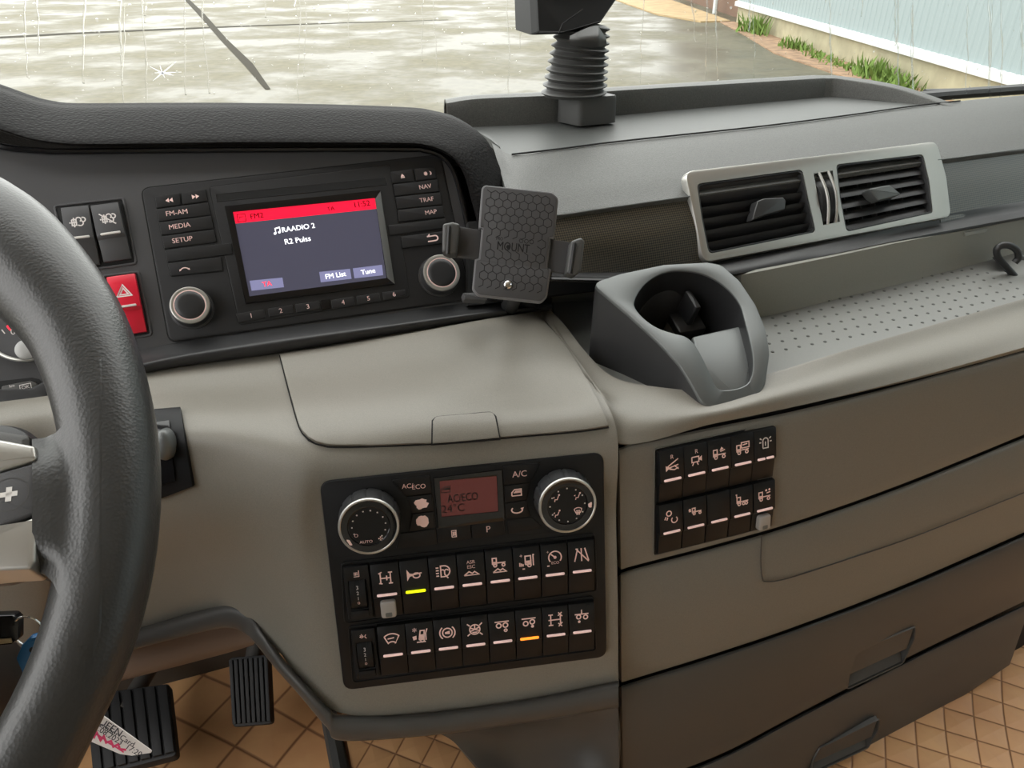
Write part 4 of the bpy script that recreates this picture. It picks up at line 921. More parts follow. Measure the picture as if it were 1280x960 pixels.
b_([(488, 601), (537.5, 595), (540, 618), (506, 622)], 'button', lambda b, c, z: (b.text('AC/', c[0] - .0055, c[1] + .0008, .0056, z, 'pink_print', hr), b.text('ECO', c[0] + .0034, c[1] - .0006, .0056, z, 'pink_print', hr)))
b_([(508, 622), (540.5, 618), (543, 640), (515, 643.5)], 'button', worn(2)); b_([(515, 643.5), (543, 640), (545.5, 661), (510, 666)], 'button', worn(3)); b_([(500, 668), (545, 661.5), (547, 682), (494, 688)], 'button')
b_([(545.5, 661), (588, 656), (590, 675), (547, 681)], 'button', sm('rear heat', .0036)); b_([(588.5, 656), (630.5, 650.5), (632.5, 670), (590.5, 675)], 'button', tx('P', .0078))
b_([(628.5, 583.5), (677, 579), (665, 604), (630, 607.5)], 'button', tx('A/C', .0075)); b_([(630, 608), (664, 604), (659, 626), (631.5, 629.5)], 'button', sm('window', .005)); b_([(631.5, 630), (659, 626), (664, 647), (633, 650)], 'button', sm('recirculate', .0058)); b_([(633, 651), (665, 647), (681, 661), (635, 669.5)], 'button')
p = Off.pts([(541, 597), (627, 586.5), (630.5, 650), (547, 660)]); s_ = Off.pts([(549.5, 601), (620.5, 594.5), (622.5, 638.5), (552, 645.5)])
b = MB(); b.ring(rnd(p, .001, 3), rnd(s_, .0005, 3), .0018, .0034, 'gloss_black', .0004); b.build('display_bezel', HU)
b = MB(); b.prism(inset(ccw(s_), -.0006), .0018, .0024, 'lcd_red', 0)
c = Off.uv(577, 622); b.text('AC/ECO', c[0] + .001, c[1], .0096, .00252, 'lcd_ink', hr, .72, .03); c = Off.uv(566.5, 635.5); b.text('24°C', c[0], c[1], .0098, .00252, 'lcd_ink', hr, .95); c = Off.uv(557, 612); sym(b, 'window', c[0], c[1], .0045, .00252, 'lcd_ink', .16, rot=hr)
b.build('display', HU)

# right hand switch block
SB = thing('switch_block', SW.M, 'black recessed block holding ten switches on the right hand panel', 'switch block')
b = MB(); p = rnd(SW.pts([(818.5, 561.5), (966, 528.5), (964, 657), (817, 693.5)]), .002, 3); b.prism(p, -.004, .0006, 'gap_black', .0003); b.ring(inset(p, -.0009), p, -.001, .0012, 'taupe_wall', .0005); b.build('switch_surround', SB)
SW1 = SW.moved(0, 0, .0006)
t1 = cells(SW1, (820.5, 562.5), (965, 529.5), (964, 595.5), (820, 627), 5); t2 = cells(SW1, (820, 629.5), (964, 596.5), (963, 655.5), (818.8, 691), 5)
w1 = sum(c[1] for c in t1 + t2) / 10 - .0006; h1 = sum(c[2] for c in t1 + t2) / 10 - .0006
for (f, w, h), (sn, lb) in zip(t1, [('reverse horn', 'black switch with a crossed horn and letter R, top left of the right block'), ('reverse camera', 'black switch with a camera on tripod and letter R'), ('work lamp truck', 'black switch with a truck and work lamp, middle of the top row'), ('box truck', 'black switch with a box truck sign'), ('beacon', 'black switch with a rotating beacon sign and a split bar')]):
    rocker(f, w1, h1, lb, sn, split=sn == 'beacon', group='switches of the right block', pr='pink_print' if sn != 'beacon' else 'white_print')
for (f, w, h), (sn, gd, lb) in zip(t2, [('reading lamp', False, 'black switch with a lamp and open ring sign, bottom left of the right block'), ('front lamp truck', False, 'black switch with a small truck shining lamps ahead'), (None, False, 'plain black switch without a sign, middle of the bottom row'), ('crane truck', False, 'black switch with a three wheeled truck sign and front mast'), ('load truck', True, 'black switch with a truck dropping a load and grey guard latch')]):
    rocker(f, w1, h1, lb, sn, guard=gd, group='switches of the right block')

# ------------------------------------------------------------------ radio
RU = thing('car_radio', RD.M, 'black car radio with a colour screen, two knobs and a red tuner bar', 'radio')
RR = math.atan2(*reversed([u - v for u, v in zip(RD.uv(540, 208), RD.uv(285, 240))]))
txr = lambda s, size, m='pink_print', dx=0, dy=0: (lambda b, c, z: b.text(s, c[0] + dx, c[1] + dy, size, z, m, RR))
smr = lambda s, size, m='pink_print', dx=0, dy=0: (lambda b, c, z: sym(b, s, c[0] + dx, c[1] + dy, size, z, m, .2, rot=RR))
ro = ccw(RD.pts([(177, 236), (550, 194), (588, 374), (212, 428)])); b = MB()
b.fill(inset(rnd(ro, .008, 6), -.0011), .0002, 'gap_black'); b.prism(rnd(ro, .008, 6), -.004, .0016, 'radio_grey', .0012); b.build('faceplate', RU)
# raised screen surround
q = ccw(RD.pts([(262, 234), (487, 206), (512, 371), (300, 406)], .0016)); b = MB(); b.fill(inset(rnd(q, .003), -.0006), .0018, 'gap_black'); b.prism(rnd(q, .003), .0016, .0024, 'radio_grey', .0006); b.build('screen_surround', RU)
sb = ccw(RD.pts([(281, 258.5), (475, 238.5), (493.5, 355.5), (307, 380.5)], .0024)); si = ccw(RD.pts([(291.4, 265.3), (468.5, 247.8), (483, 348), (312, 370.8)], .0024))
b = MB(); b.ring(sb, si, .0024, .0042, 'gloss_black', .0003, zi=.0026); b.build('screen_bezel', RU)
b = MB(); rt_ = RD.pts([(469, 248.5), (475.5, 239), (493.5, 355), (484, 347.5)], .0043); b.prism(rt_, .0030, .0045, 'silver_soft', .0003); b.build('screen_bezel', RU)
b = MB(); b.fill(inset(si, -.0005), .0027, 'screen'); z = .0028
P = lambda L: RD.pts(L, .0027); p_ = lambda x, y: RD.uv(x, y, .0027)
b.fill(P([(291.4, 265.3), (468.5, 247.8), (470.4, 261), (294.5, 279.5)]), z, 'screen_red'); z = .00288
c = p_(302, 272.5); b.stroke([(c[0] + a * .0036, c[1] + e * .0036) for a, e in ((-1, -1), (1, -1), (1, 1), (-1, 1))], .0005, z, 'screen_ink', True); b.stroke([(c[0] - .002, c[1] - .001), (c[0] - .002, c[1] + .001), (c[0] + .002, c[1] + .001)], .0005, z, 'screen_ink')
for s, x, y, sz, m in (('FM2', 321, 270, .0072, 'screen_ink'), ('TA', 413.5, 261, .0058, 'screen_ink'), ('11:52', 452, 255.3, .0078, 'screen_ink'), ('RAADIO 2', 373, 285, .0070, 'screen_white'), ('R2 Pulss', 372, 300.5, .0074, 'screen_white')):
    c = p_(x, y); b.text(s, c[0], c[1], sz, z, m, RR, 1.0)
c = p_(346, 288.5); sym(b, 'note', c[0], c[1], .0040, z, 'screen_white', .2, rot=RR)
for q, s, m in (([(312, 351), (353, 347), (355, 359), (314.5, 363.5)], 'TA', 'screen_redtext'), ([(399, 340), (437.5, 336), (439.5, 348.5), (401, 353)], 'FM List', 'screen_white'), ([(441, 335.5), (477.5, 331), (479, 344), (443, 348)], 'Tune', 'screen_white')):
    pp = P(q); b.fill(pp, z - .00004, 'screen_btn'); c = (sum(a for a, _ in pp) / 4, sum(e for _, e in pp) / 4); b.text(s, c[0], c[1], .0068, z, m, RR)
b.build('screen', RU, smooth=False)
b = MB(); q = ccw(RD.pts([(270.5, 243.5), (481, 222.5), (483, 230.5), (272.5, 251.5)], .002)); b.ring(inset(q, -.0008), q, .0016, .0028, 'radio_grey', .0004, zi=.0017); b.fill(q, .0026, 'gap_black'); b.build('disc_slot', RU)
class Rf:
    pts = staticmethod(lambda L, z=0: RD.pts(L, z + .0016))
rb = lambda q, d=None, n='button', m='radio_grey', z1=.0034: btn(RU, Rf, q, n, d, m, .0016, z1, .0008, .00035)
rb([(192.5, 244), (224.5, 239.8), (226.5, 255.4), (195, 259.8)], smr('back', .0036, dx=.001)); rb([(225.6, 239.5), (257, 235), (259.7, 250.7), (228, 255.2)], smr('forward', .0036, dx=.001))
rb([(194.5, 260.5), (260, 252), (263.6, 268), (198, 276.5)], txr('FM-AM', .0064, dx=-.006)); rb([(198, 277), (264, 268.5), (267, 285), (201, 293.7)], txr('MEDIA', .0064, dx=-.006)); rb([(201.5, 294.3), (267, 286), (271, 302), (204.5, 310.6)], txr('SETUP', .0064, dx=-.006))
rb([(205, 311.5), (289, 302.5), (291, 317), (208.5, 327.5)]); rb([(208.5, 328.3), (276, 320.5), (279, 338), (213.5, 345)], smr('phone', .0046, dx=-.010))
rb([(488, 214), (516.6, 210), (518.7, 226), (490.6, 228.8)], smr('eject', .0034)); rb([(517.8, 209.8), (544.5, 207.5), (547, 222.3), (520.3, 225.5)], smr('sun moon', .0042, dx=.002))
rb([(491.4, 229.5), (547.3, 223.2), (550.5, 238.6), (494, 244.6)], txr('NAV', .0064, dx=.009)); rb([(494.5, 245.4), (550.7, 239.4), (553.5, 255), (496.8, 260.8)], txr('TRAF', .0064, dx=.008)); rb([(497, 261.6), (554, 255.8), (557, 270.8), (498.8, 276.6)], txr('MAP', .0064, dx=.010))
rb([(485.4, 280.6), (557.3, 272), (559.8, 283.5), (487.4, 293.8)]); rb([(501, 294.6), (555, 288), (557.6, 303), (503.6, 310)], smr('return', .0064, dx=.010, m='pink_print'))
for k, q in enumerate(([(294, 391.5), (330.5, 385.5), (332.5, 397), (298, 403.4)], [(334, 385), (365.8, 380), (368, 391.3), (336, 396.4)], [(368.2, 379.6), (399.5, 375), (401.5, 386), (370.5, 391)], [(413.6, 374.2), (442.6, 369.6), (444.6, 381), (415.4, 386)], [(445.2, 369.2), (474.5, 365), (476.4, 376), (447, 380.8)], [(477.4, 364.6), (507, 360.8), (507.5, 369), (479.5, 375.8)])):
    rb(q, txr(str(k + 1), .0064), 'preset_button')
b = MB(); q = ccw(RD.pts([(400.8, 375.5), (412.5, 373.6), (414, 386.2), (402.6, 388.5)], .002)); b.prism(inset(q, .0003), .0016, .0032, 'gloss_black', .0003); b.build('sensor_window', RU)
def knob(px, py, rp, lb):
    hgt = .016; x, y = RD.uv(px, py, hgt); e = RD.uv(px + rp, py, hgt); r = math.hypot(e[0] - x, e[1] - y)
    t = bpy.data.objects.new('knob', None); COL.objects.link(t); t.parent = RU; t.location = (x, y, .0016); t.empty_display_size = .01; t['label'] = lb
    b = MB(); b.lathe([(r * 1.12, 0), (r * 1.12, .0012), (r * 1.03, .0016), (r * 1.0, .006), (r * .99, hgt - .002)], 'satin_dark', cap1=False, n=48); b.lathe([(r * .99, hgt - .003), (r, hgt - .002), (r * .97, hgt - .0006), (r * .88, hgt), (r * .80, hgt - .0004)], 'silver', cap1=False, n=48)
    b.lathe([(r * .81, hgt - .0004), (r * .76, hgt - .0003), (r * .74, hgt - .0006)], 'pink_print', cap1=False, n=48); b.lathe([(r * .75, hgt - .0006), (r * .68, hgt + .0006), (r * .5, hgt + .001), (r * .2, hgt + .0012)], 'black_plastic', n=48); b.build('knob_cap', t)
knob(237.5, 381.5, 25.5, 'left silver ringed knob'); knob(552, 341, 23, 'right silver ringed knob')

# switches left of the radio
def single(q, *a, **k):
    (f, w, h), = cells(RD.moved(0, 0, .0002), *q, 1); return rocker(f, w - .0012, h - .0006, *a, m=k.pop('m', 'fascia_grey'), ss=.0068, sy=.22, pr='white_print', **k)
b = MB(); p = rnd(RD.pts([(70, 259), (153, 249.5), (168.5, 328), (90, 339)]), .0015); b.prism(p, -.002, .0004, 'gap_black', .0002); b.ring(inset(p, -.0022), p, -.001, .0012, 'fascia_grey', .0008); b.build('switch_surround', FA, xf=WM[D.name].inverted() @ RD.M)
p = rnd(RD.pts([(94, 351), (172, 341.5), (187.5, 417.5), (112, 428)]), .0015); b = MB(); b.prism(p, -.002, .0004, 'gap_black', .0002); b.ring(inset(p, -.0022), p, -.001, .0012, 'fascia_grey', .0008); b.build('switch_surround', FA, xf=WM[D.name].inverted() @ RD.M)
single(((75.5, 262), (112.5, 258.8), (127.5, 331), (92, 336)), 'grey switch with an exhaust smoke sign beside the steering wheel', 'exhaust', 'white_lens', group='switches left of the radio')
single(((114.4, 259), (151.7, 254.6), (164.5, 324), (129, 330)), 'grey switch with a crossed out exhaust smoke sign', 'exhaust off', 'white_lens', group='switches left of the radio')
single(((132.8, 347.8), (170.7, 343.4), (185, 415), (149, 421.5)), 'bright red hazard light switch with a white triangle', 'hazard', 'white_lens', m='red_switch', group='switches left of the radio')
single(((95.5, 352.3), (131, 348), (147, 421.8), (112.5, 426.5)), 'plain grey switch half hidden between the steering wheel and the red hazard switch', None, None, group='switches left of the radio')

# instrument cluster corner seen through the wheel
IC = thing('instrument_cluster', RD.M, 'grey instrument cluster with a round fuel gauge seen behind the steering wheel rim', 'instrument cluster')
b = MB(); p = rnd(RD.pts([(-150, 330), (60, 345), (98, 420), (92, 486), (48, 503), (-150, 520)]), .012, 6); b.prism(p, -.004, .002, 'fascia_grey', .002); p2 = rnd(RD.pts([(-150, 490), (40, 487), (90, 462), (93, 490), (52, 508), (-150, 522)]), .004, 4); b.prism(p2, -.002, .008, 'black_plastic', .002); b.build('cluster_body', IC)
c = RD.uv(30, 406, .004); e = RD.uv(82, 406, .004); r = e[0] - c[0]
g = bpy.data.objects.new('gauge', None); COL.objects.link(g); g.parent = IC; g.location = (c[0], c[1], .002)
b = MB(); b.lathe([(r * 1.03, 0), (r * 1.03, .003), (r, .004), (r * .95, .003), (r * .93, .0015)], 'silver', cap1=False, n=64); b.build('gauge_ring', g)
b = MB(); b.lathe([(r * .94, .0012), (r * .2, .0010)], 'fascia_grey', n=64); z = .0014
gu = lambda x, y: tuple(u - v for u, v in zip(RD.uv(x, y, .0035), c))
a_ = gu(16, 415); b.text('0', a_[0], a_[1], .0075, z, 'white_print', RR); b.stroke([gu(15, 403), gu(9, 408), gu(13, 413)], .0012, z, 'screen_redtext'); b.stroke([gu(2, 412), gu(6, 417)], .0009, z, 'white_print'); b.stroke([gu(29, 408), gu(31, 412)], .0007, z, 'white_print')
b.build('gauge_face', g, smooth=False)
hb = gu(33.5, 437.5); b = MB(); b.lathe([(.0085, .0012), (.0085, .004), (.007, .0052), (.003, .0058)], 'knob_grey', c=hb, n=32); t0, t1 = Vector(gu(36, 432)), Vector(gu(43, 416)); b.stroke([t0, t1], .0022, .0036, 'screen_redtext'); b.build('needle', g)
b = MB(); p = rnd(RD.pts([(-60, 483), (40, 472), (53, 475), (50, 488), (40, 494), (-60, 503)], .002), .004); b.fill(p, .0024, 'gap_black'); p = rnd(RD.pts([(2, 483), (38, 476), (48, 480), (44, 488), (4, 495)], .004), .002); b.prism(p, .002, .0055, 'graphite', .0008)
k = RD.uv(15, 482.5, .0056); b.text('km', k[0], k[1], .0034, .0057, 'white_print', RR); k = RD.uv(16, 489, .0056); b.text('mph', k[0], k[1], .0034, .0057, 'white_print', RR); k = RD.uv(32, 484, .0056); b.text('OK', k[0], k[1], .0042, .0057, 'white_print', RR); b.stroke([(k[0] + a, k[1] + e) for a, e in ((-.0042, -.0026), (.0042, -.0022), (.0042, .0028), (-.0042, .0024))], .0005, .0057, 'white_print', True)
b.build('set_button', IC)

# glossy panel with the round silver button
pq = [(188, 515), (226.5, 512), (243.5, 606), (198, 622.5)]
def surf_frame(px, py):
    p, u, w = cons(px, py), cons(px + 10, py), cons(px, py - 12); f = Fr(p, 0, 0); f.h = (u - p).normalized(); f.n = f.h.cross(w - p).normalized(); f.v = f.n.cross(f.h)
    f.M = Matrix((f.h, f.v, f.n)).transposed().to_4x4(); f.M.translation = p; return f
f = surf_frame(214, 565); PB = thing('push_button', f.M, 'silver round push button in a glossy black plate on the console left side', 'push button')
def quad(q, e): 
    c = (sum(a for a, _ in q) / 4, sum(a for _, a in q) / 4); g = [(c[0] + (a - c[0]) * e, c[1] + (k - c[1]) * e) for a, k in q]
    def side(a, k): return [(Lr(a[0], k[0], t), Lr(a[1], k[1], t)) for t in (0, .08, .5, .92, 1)]
    cr_ = lambda a, k, m: None
    return side(g[0], g[1]), side(g[3], g[2]), side(g[0], g[3]), side(g[1], g[2])
b = MB(True); b.slab(coons(*quad(pq, 1.0), 14, 20, lambda x, y: cons(x, y, .003)), .006, 'switch_black'); b.build('plate', PB, bevel=.0012)
b = MB(True); b.slab(coons(*quad([(190, 532), (214, 529), (223, 598), (196, 605)], 1.0), 12, 14, lambda x, y: cons(x, y, .0042)), .003, 'gloss_black'); b.build('plate_inset', PB, bevel=.0006)
c = f.uv(203, 557, .01); b = MB(); L = []
for k, (s, z) in enumerate(((1.0, .0015), (1.0, .008), (.92, .0105), (.7, .0122), (.35, .013))): L.append([(c[0] + x * s * .0075, c[1] + y * s * .0128, z) for x, y in circ(0, 0, 1, 28)])
b.loops(L, 'silver_soft', False, True); b.build('button', PB)

# ------------------------------------------------------------------ steering wheel
WH = Fr(W(140, 600, .33), 20, 60); CW = (-.2257, .0117); RW = .2267
WF = WH.moved(*CW); SWT = thing('steering_wheel', WF.M, 'black leather steering wheel with a silver spoke and plus button', 'steering wheel')
tr = []
for x, y, hw in ((0, 297, 66), (50, 352, 64), (92, 402, 58), (125, 490, 55), (140, 580, 55), (140, 650, 55), (126, 740, 56), (98, 835, 55), (60, 905, 53)):
    q = WF.uv(x, y); d = (WF.P(*q) - EYE).dot(CF); tr.append((math.atan2(q[1], q[0]), math.hypot(*q), hw * d / FPX))
tr.sort()
def rim(a):
    if a <= tr[0][0]: t = min(1, (tr[0][0] - a) / .5); return Lr(tr[0][1], RW, t), Lr(tr[0][2], .0185, t)
    if a >= tr[-1][0]: t = min(1, (a - tr[-1][0]) / .5); return Lr(tr[-1][1], RW, t), Lr(tr[-1][2], .0185, t)
    for u, v in zip(tr, tr[1:]):
        if u[0] <= a <= v[0]:
            t = (a - u[0]) / (v[0] - u[0]); t = t * t * (3 - 2 * t) * .4 + t * .6; return Lr(u[1], v[1], t), Lr(u[2], v[2], t)
N = 160; raw = [rim(-math.pi + 2 * math.pi * i / N) for i in range(N)]
for _ in range(4): raw = [tuple((raw[i - 1][k] + raw[i][k] * 2 + raw[(i + 1) % N][k]) / 4 for k in (0, 1)) for i in range(N)]
b = MB(); b.tube([(raw[i][0] * math.cos(-math.pi + 2 * math.pi * i / N), raw[i][0] * math.sin(-math.pi + 2 * math.pi * i / N), 0) for i in range(N)], [r for _, r in raw], 'wheel_leather', 28, closed=True)
def pl_(P, x):
    for (a, c), (e, g) in zip(P, P[1:]):
        if x <= e: return Lr(c, g, max(0, (x - a) / (e - a)))
    return P[-1][1]
YT_ = [(40, 549), (56, 547), (68, 542), (80, 531), (87, 515), (95, 492), (110, 462), (146, 430)]; YB_ = [(40, 712), (56, 718), (66, 728), (74, 745), (84, 772), (100, 805), (120, 830), (146, 850)]
def flare(x, y, e):
    q = WF.uv(x, y, .016); a = math.atan2(q[1], q[0]); rc, rr_ = rim(a); dd = math.hypot(*q) - rc
    tb_ = math.sqrt(max(0, rr_ * rr_ - dd * dd)) if abs(dd) < rr_ else 0
    t = (x - 40) / 96; plate = (.0168 - .016 * t ** 3) * (1 - .55 * abs(2 * e - 1) ** 4) if t < 1 else 0
    k = .0016; m = max(tb_, plate); z = m + k * math.log(math.exp((tb_ - m) / k) + math.exp((plate - m) / k)) - (.0 if t < .9 else .0004)
    w = WF.uv(x, y, z); return Vector((w[0], w[1], z))
FC = []
for i in range(41):
    e = i / 40; FC.append([flare(40 + 104 * j / 40, Lr(pl_(YT_, 40 + 104 * j / 40), pl_(YB_, 40 + 104 * j / 40), e), e) for j in range(41)])
nq = len(FC[0]); back = [[Vector((q.x, q.y, -q.z)) for q in r] for r in FC]
b.grid(FC, 'wheel_leather'); b.grid(back, 'wheel_leather', flip=True)
for e in (0, -1): b.grid([FC[e], [q.lerp(k, .15) + Vector((0, 0, 0)) for q, k in zip(FC[e], back[e])], back[e]], 'wheel_leather', flip=e == 0)
b.grid([[r[0] for r in FC], [r[0] for r in back]], 'wheel_leather')
b.build('rim', SWT)
b = MB(); 
for px in (1,): 
    p = rnd(WF.pts([(-260, 520), (0, 545), (47, 552), (49, 710), (0, 722), (-260, 740)]), .004); b.prism(p, -.012, .008, 'graphite', .003, cap0=True)
b.build('spoke', SWT)
for nm, q, m, z in (('spoke_trim', [(-250, 520), (0, 548), (44, 556), (47, 574), (0, 588), (-250, 610)], 'silver', .0165), ('spoke_trim', [(-250, 690), (0, 662), (47, 643), (45, 700), (38, 712), (0, 714), (-250, 740)], 'silver', .0165), ('button', [(-70, 605), (0, 589), (46.5, 576), (48, 641), (0, 660), (-70, 680)], 'fascia_grey', .0155)):
    b = MB(); p = rnd(WF.pts(q, z), .002, 4); b.prism(inset(p, .0003), .0, z, m, .0015, 3)
    if nm == 'button':
        k = WF.uv(11, 618, z); k2 = WF.uv(22, 616.5, z); u = Vector(k2) - Vector(k); v = Vector((-u.y, u.x)); k = Vector(k)
        b.stroke([k - u, k + u], .0022, z + .0002, 'white_lens'); b.stroke([k - v, k + v], .0022, z + .0002, 'white_lens'); b.stroke([(k + u * 2.3 * math.cos(t) + v * 2.3 * math.sin(t)) for t in [i * math.pi / 14 for i in range(28)]], .0004, z + .0001, 'graphite', True)
    b.build(nm, SWT)
b = MB(); b.lathe([(.085, -.03), (.085, .0), (.078, .008), (.05, .012), (.02, .013)], 'black_plastic', n=48, cap0=True)
b.build('hub', SWT)
for a in (150, 210, 270):
    b = MB(); c, k = math.cos(R(a)), math.sin(R(a)); b.prism([(.06 * c - .02 * k, .06 * k + .02 * c), (.06 * c + .02 * k, .06 * k - .02 * c), (.225 * c + .014 * k, .225 * k - .014 * c), (.225 * c - .014 * k, .225 * k + .014 * c)], -.01, .004, 'graphite', .003, cap0=True); b.build('spoke', SWT)
# steering column with ignition, key, card
SCo = thing('steering_column', W(-60, 640, .5), 'dark steering column cowl behind the wheel with a round edge', 'steering column')
ax = WF.n
b = MB(True); c0 = WF.P(0, 0, -.035); L = []
for z, r in ((0, .055), (-.02, .075), (-.06, .085), (-.16, .085), (-.30, .07), (-.40, .06)): L.append([c0 + ax * z + WF.h * r * math.cos(t) * 1.1 + WF.v * r * math.sin(t) for t in [i * math.pi / 20 for i in range(40)]])
b.loops(L, 'black_plastic'); b.build('cowl', SCo)
b = MB(True); q = W(-14, 590, .47); L = []
for k, (z, r) in enumerate(((-.03, .03), (0, .033), (.006, .03), (.009, .02))): L.append([q + ax * z + WF.h * r * math.cos(t) + WF.v * r * math.sin(t) for t in [i * math.pi / 16 for i in range(32)]])
b.loops(L, 'black_plastic'); b.build('switch_hub', SCo)
KY = thing('ignition_key', W(10, 788, .5), 'black headed ignition key in the steering column with a silver edge', 'key')
kf = Fr(W(10, 788, .5), 10, 25)
b = MB(); b.prism(rnd(kf.pts([(-40, 768), (20, 766), (26, 772), (26, 797), (18, 803), (-40, 808)]), .003), -.004, .004, 'gloss_black', .0015, cap0=True); b.prism(rnd(kf.pts([(-38, 800), (14, 797), (16, 803), (-38, 809)], .004), .0008), .0038, .0048, 'brass', .0003); b.build('key_head', KY, xf=WM[KY.name].inverted() @ kf.M)
b = MB(); p0 = kf.uv(-38, 788); b.prism(rect(p0[0] - .06, p0[1] - .004, p0[0] + .002, p0[1] + .004), -.001, .001, 'silver', .0003, cap0=True); b.build('key_blade', KY, xf=WM[KY.name].inverted() @ kf.M)
b = MB(True); c = kf.hit(36, 790); b.tube([c + kf.h * (.0095 * math.cos(t)) + kf.v * (.0125 * math.sin(t)) + kf.n * (.004 * math.sin(t)) for t in [i * math.pi / 16 for i in range(32)]], .0008, 'chrome', 8, closed=True)
tag(b.build('key_ring'), 'thin steel key ring linking the black key and blue tag', 'key ring')
bf = Fr(W(45, 815, .5), 15, 20); p = rnd(bf.pts([(40, 794), (56, 791), (74, 800), (80, 850), (52, 880), (34, 852), (21, 822), (28, 806)]), .003)
b = MB(); b.prism(p, -.0015, .0015, 'blue_tag', .0008, cap0=True); c = bf.uv(42, 811); b.fill(circ(c[0], c[1], .0022, 14), .0016, 'gap_black'); b.prism(rnd(bf.pts([(40, 795), (56, 791), (58, 797), (41, 802)]), .001), -.003, .003, 'blue_tag', .001, cap0=True)
BT_ = thing('key_tag', bf.M, 'blue plastic key tag hanging behind the lower steering wheel rim', 'key tag'); b.build('tag_body', BT_)
b = MB(); p = rnd(bf.pts([(44, 822), (66, 815), (72, 850), (54, 868)], .0016), .002); b.fill(p, .0017, 'graphite'); b.build('tag_window', BT_)
cf_ = Fr(W(140, 915, .52), 6, 28); b = MB(); p = rnd(cf_.pts([(96, 868), (131, 896), (190, 938.5), (189, 941), (165, 944.5), (150, 942.5), (114, 927), (80, 905)]), .001, 2); b.prism(p, -.0006, .0002, 'paper', .0001, cap0=True)
ca = math.atan2(*reversed([u - v for u, v in zip(cf_.uv(180, 929), cf_.uv(132, 899))]))
for s, x, y, sz, m in (('QUEEN', 134, 906.5, .0072, 'ink_black'), ('Member Card', 143.5, 916, .0056, 'ink_black'), ('17.08.2023  17:20', 146, 924.5, .0056, 'ink_black')):
    k = cf_.uv(x, y); b.text(s, k[0], k[1], sz, .0004, m, ca)
k = [cf_.uv(*q) for q in ((112, 914), (118, 921), (121, 915), (126, 925), (130, 920), (133, 928), (139, 926), (142, 933), (148, 930), (150, 936), (158, 937))]; b.stroke(k, .0016, .0004, 'ink_red'); k = [cf_.uv(*q) for q in ((118, 917), (124, 919), (131, 924), (137, 929), (146, 934), (155, 940))]; b.stroke(k, .0010, .0004, 'ink_red')
CT = thing('paper_card', cf_.M, 'white printed paper card with red handwriting beside the lower wheel rim', 'card'); b.build('card', CT, smooth=False)

# ------------------------------------------------------------------ air vent unit
VU = thing('air_vent', VT.M, 'silver framed double air vent with a thumbwheel between its grilles', 'air vent')
fo = [(853, 215.5), (1010, 197), (1168, 177.5), (1180, 222), (1186, 272), (1020, 303), (876, 330), (866, 275)]
ho = lambda q, r, n=8: rnd(q, r, n)
lo_ = [(871, 229.5), (1003, 211.5), (1011, 250), (1020, 290), (886, 317.5), (877, 272)]; ro_ = [(1045, 205.5), (1154, 192.5), (1162, 228), (1166.5, 266), (1058, 290), (1050, 248)]
def res(p, n):
    p = ccw(p); L = [0]
    for i in range(len(p)): L.append(L[-1] + (Vector(p[(i + 1) % len(p)]) - Vector(p[i])).length)
    out = []
    for k in range(n):
        t = L[-1] * k / n; i = max(j for j in range(len(p)) if L[j] <= t); f = (t - L[i]) / max(1e-9, L[i + 1] - L[i]); out.append(tuple(Vector(p[i]).lerp(Vector(p[(i + 1) % len(p)]), f)))
    return out
b = MB(True); O3 = ccw(rnd(VT.pts(fo), .012, 6)); zz = .0045
b = MB(); L = [[(x, y, -.006) for x, y in O3], [(x, y, zz - .003) for x, y in O3], [(x, y, zz - .0008) for x, y in inset(O3, .0008)], [(x, y, zz) for x, y in inset(O3, .003)]]
b.loops(L, 'silver', True, True); fr_o = b.build('frame', VU)
cms = []
for q in (lo_, ro_):
    p = rnd(VT.pts(q, zz), .006, 5); c = MB(); c.loops([[(x, y, -.025) for x, y in ccw(p)], [(x, y, .05) for x, y in ccw(p)]], 'silver'); cms.append(c)
mq = VT.pts([(1017, 217), (1041, 213), (1050, 277), (1029, 281.5)], zz); c = MB(); c.loops([[(x, y, -.006) for x, y in ccw(mq)], [(x, y, .05) for x, y in ccw(mq)]], 'silver'); cms.append(c)
cut(fr_o, *cms)
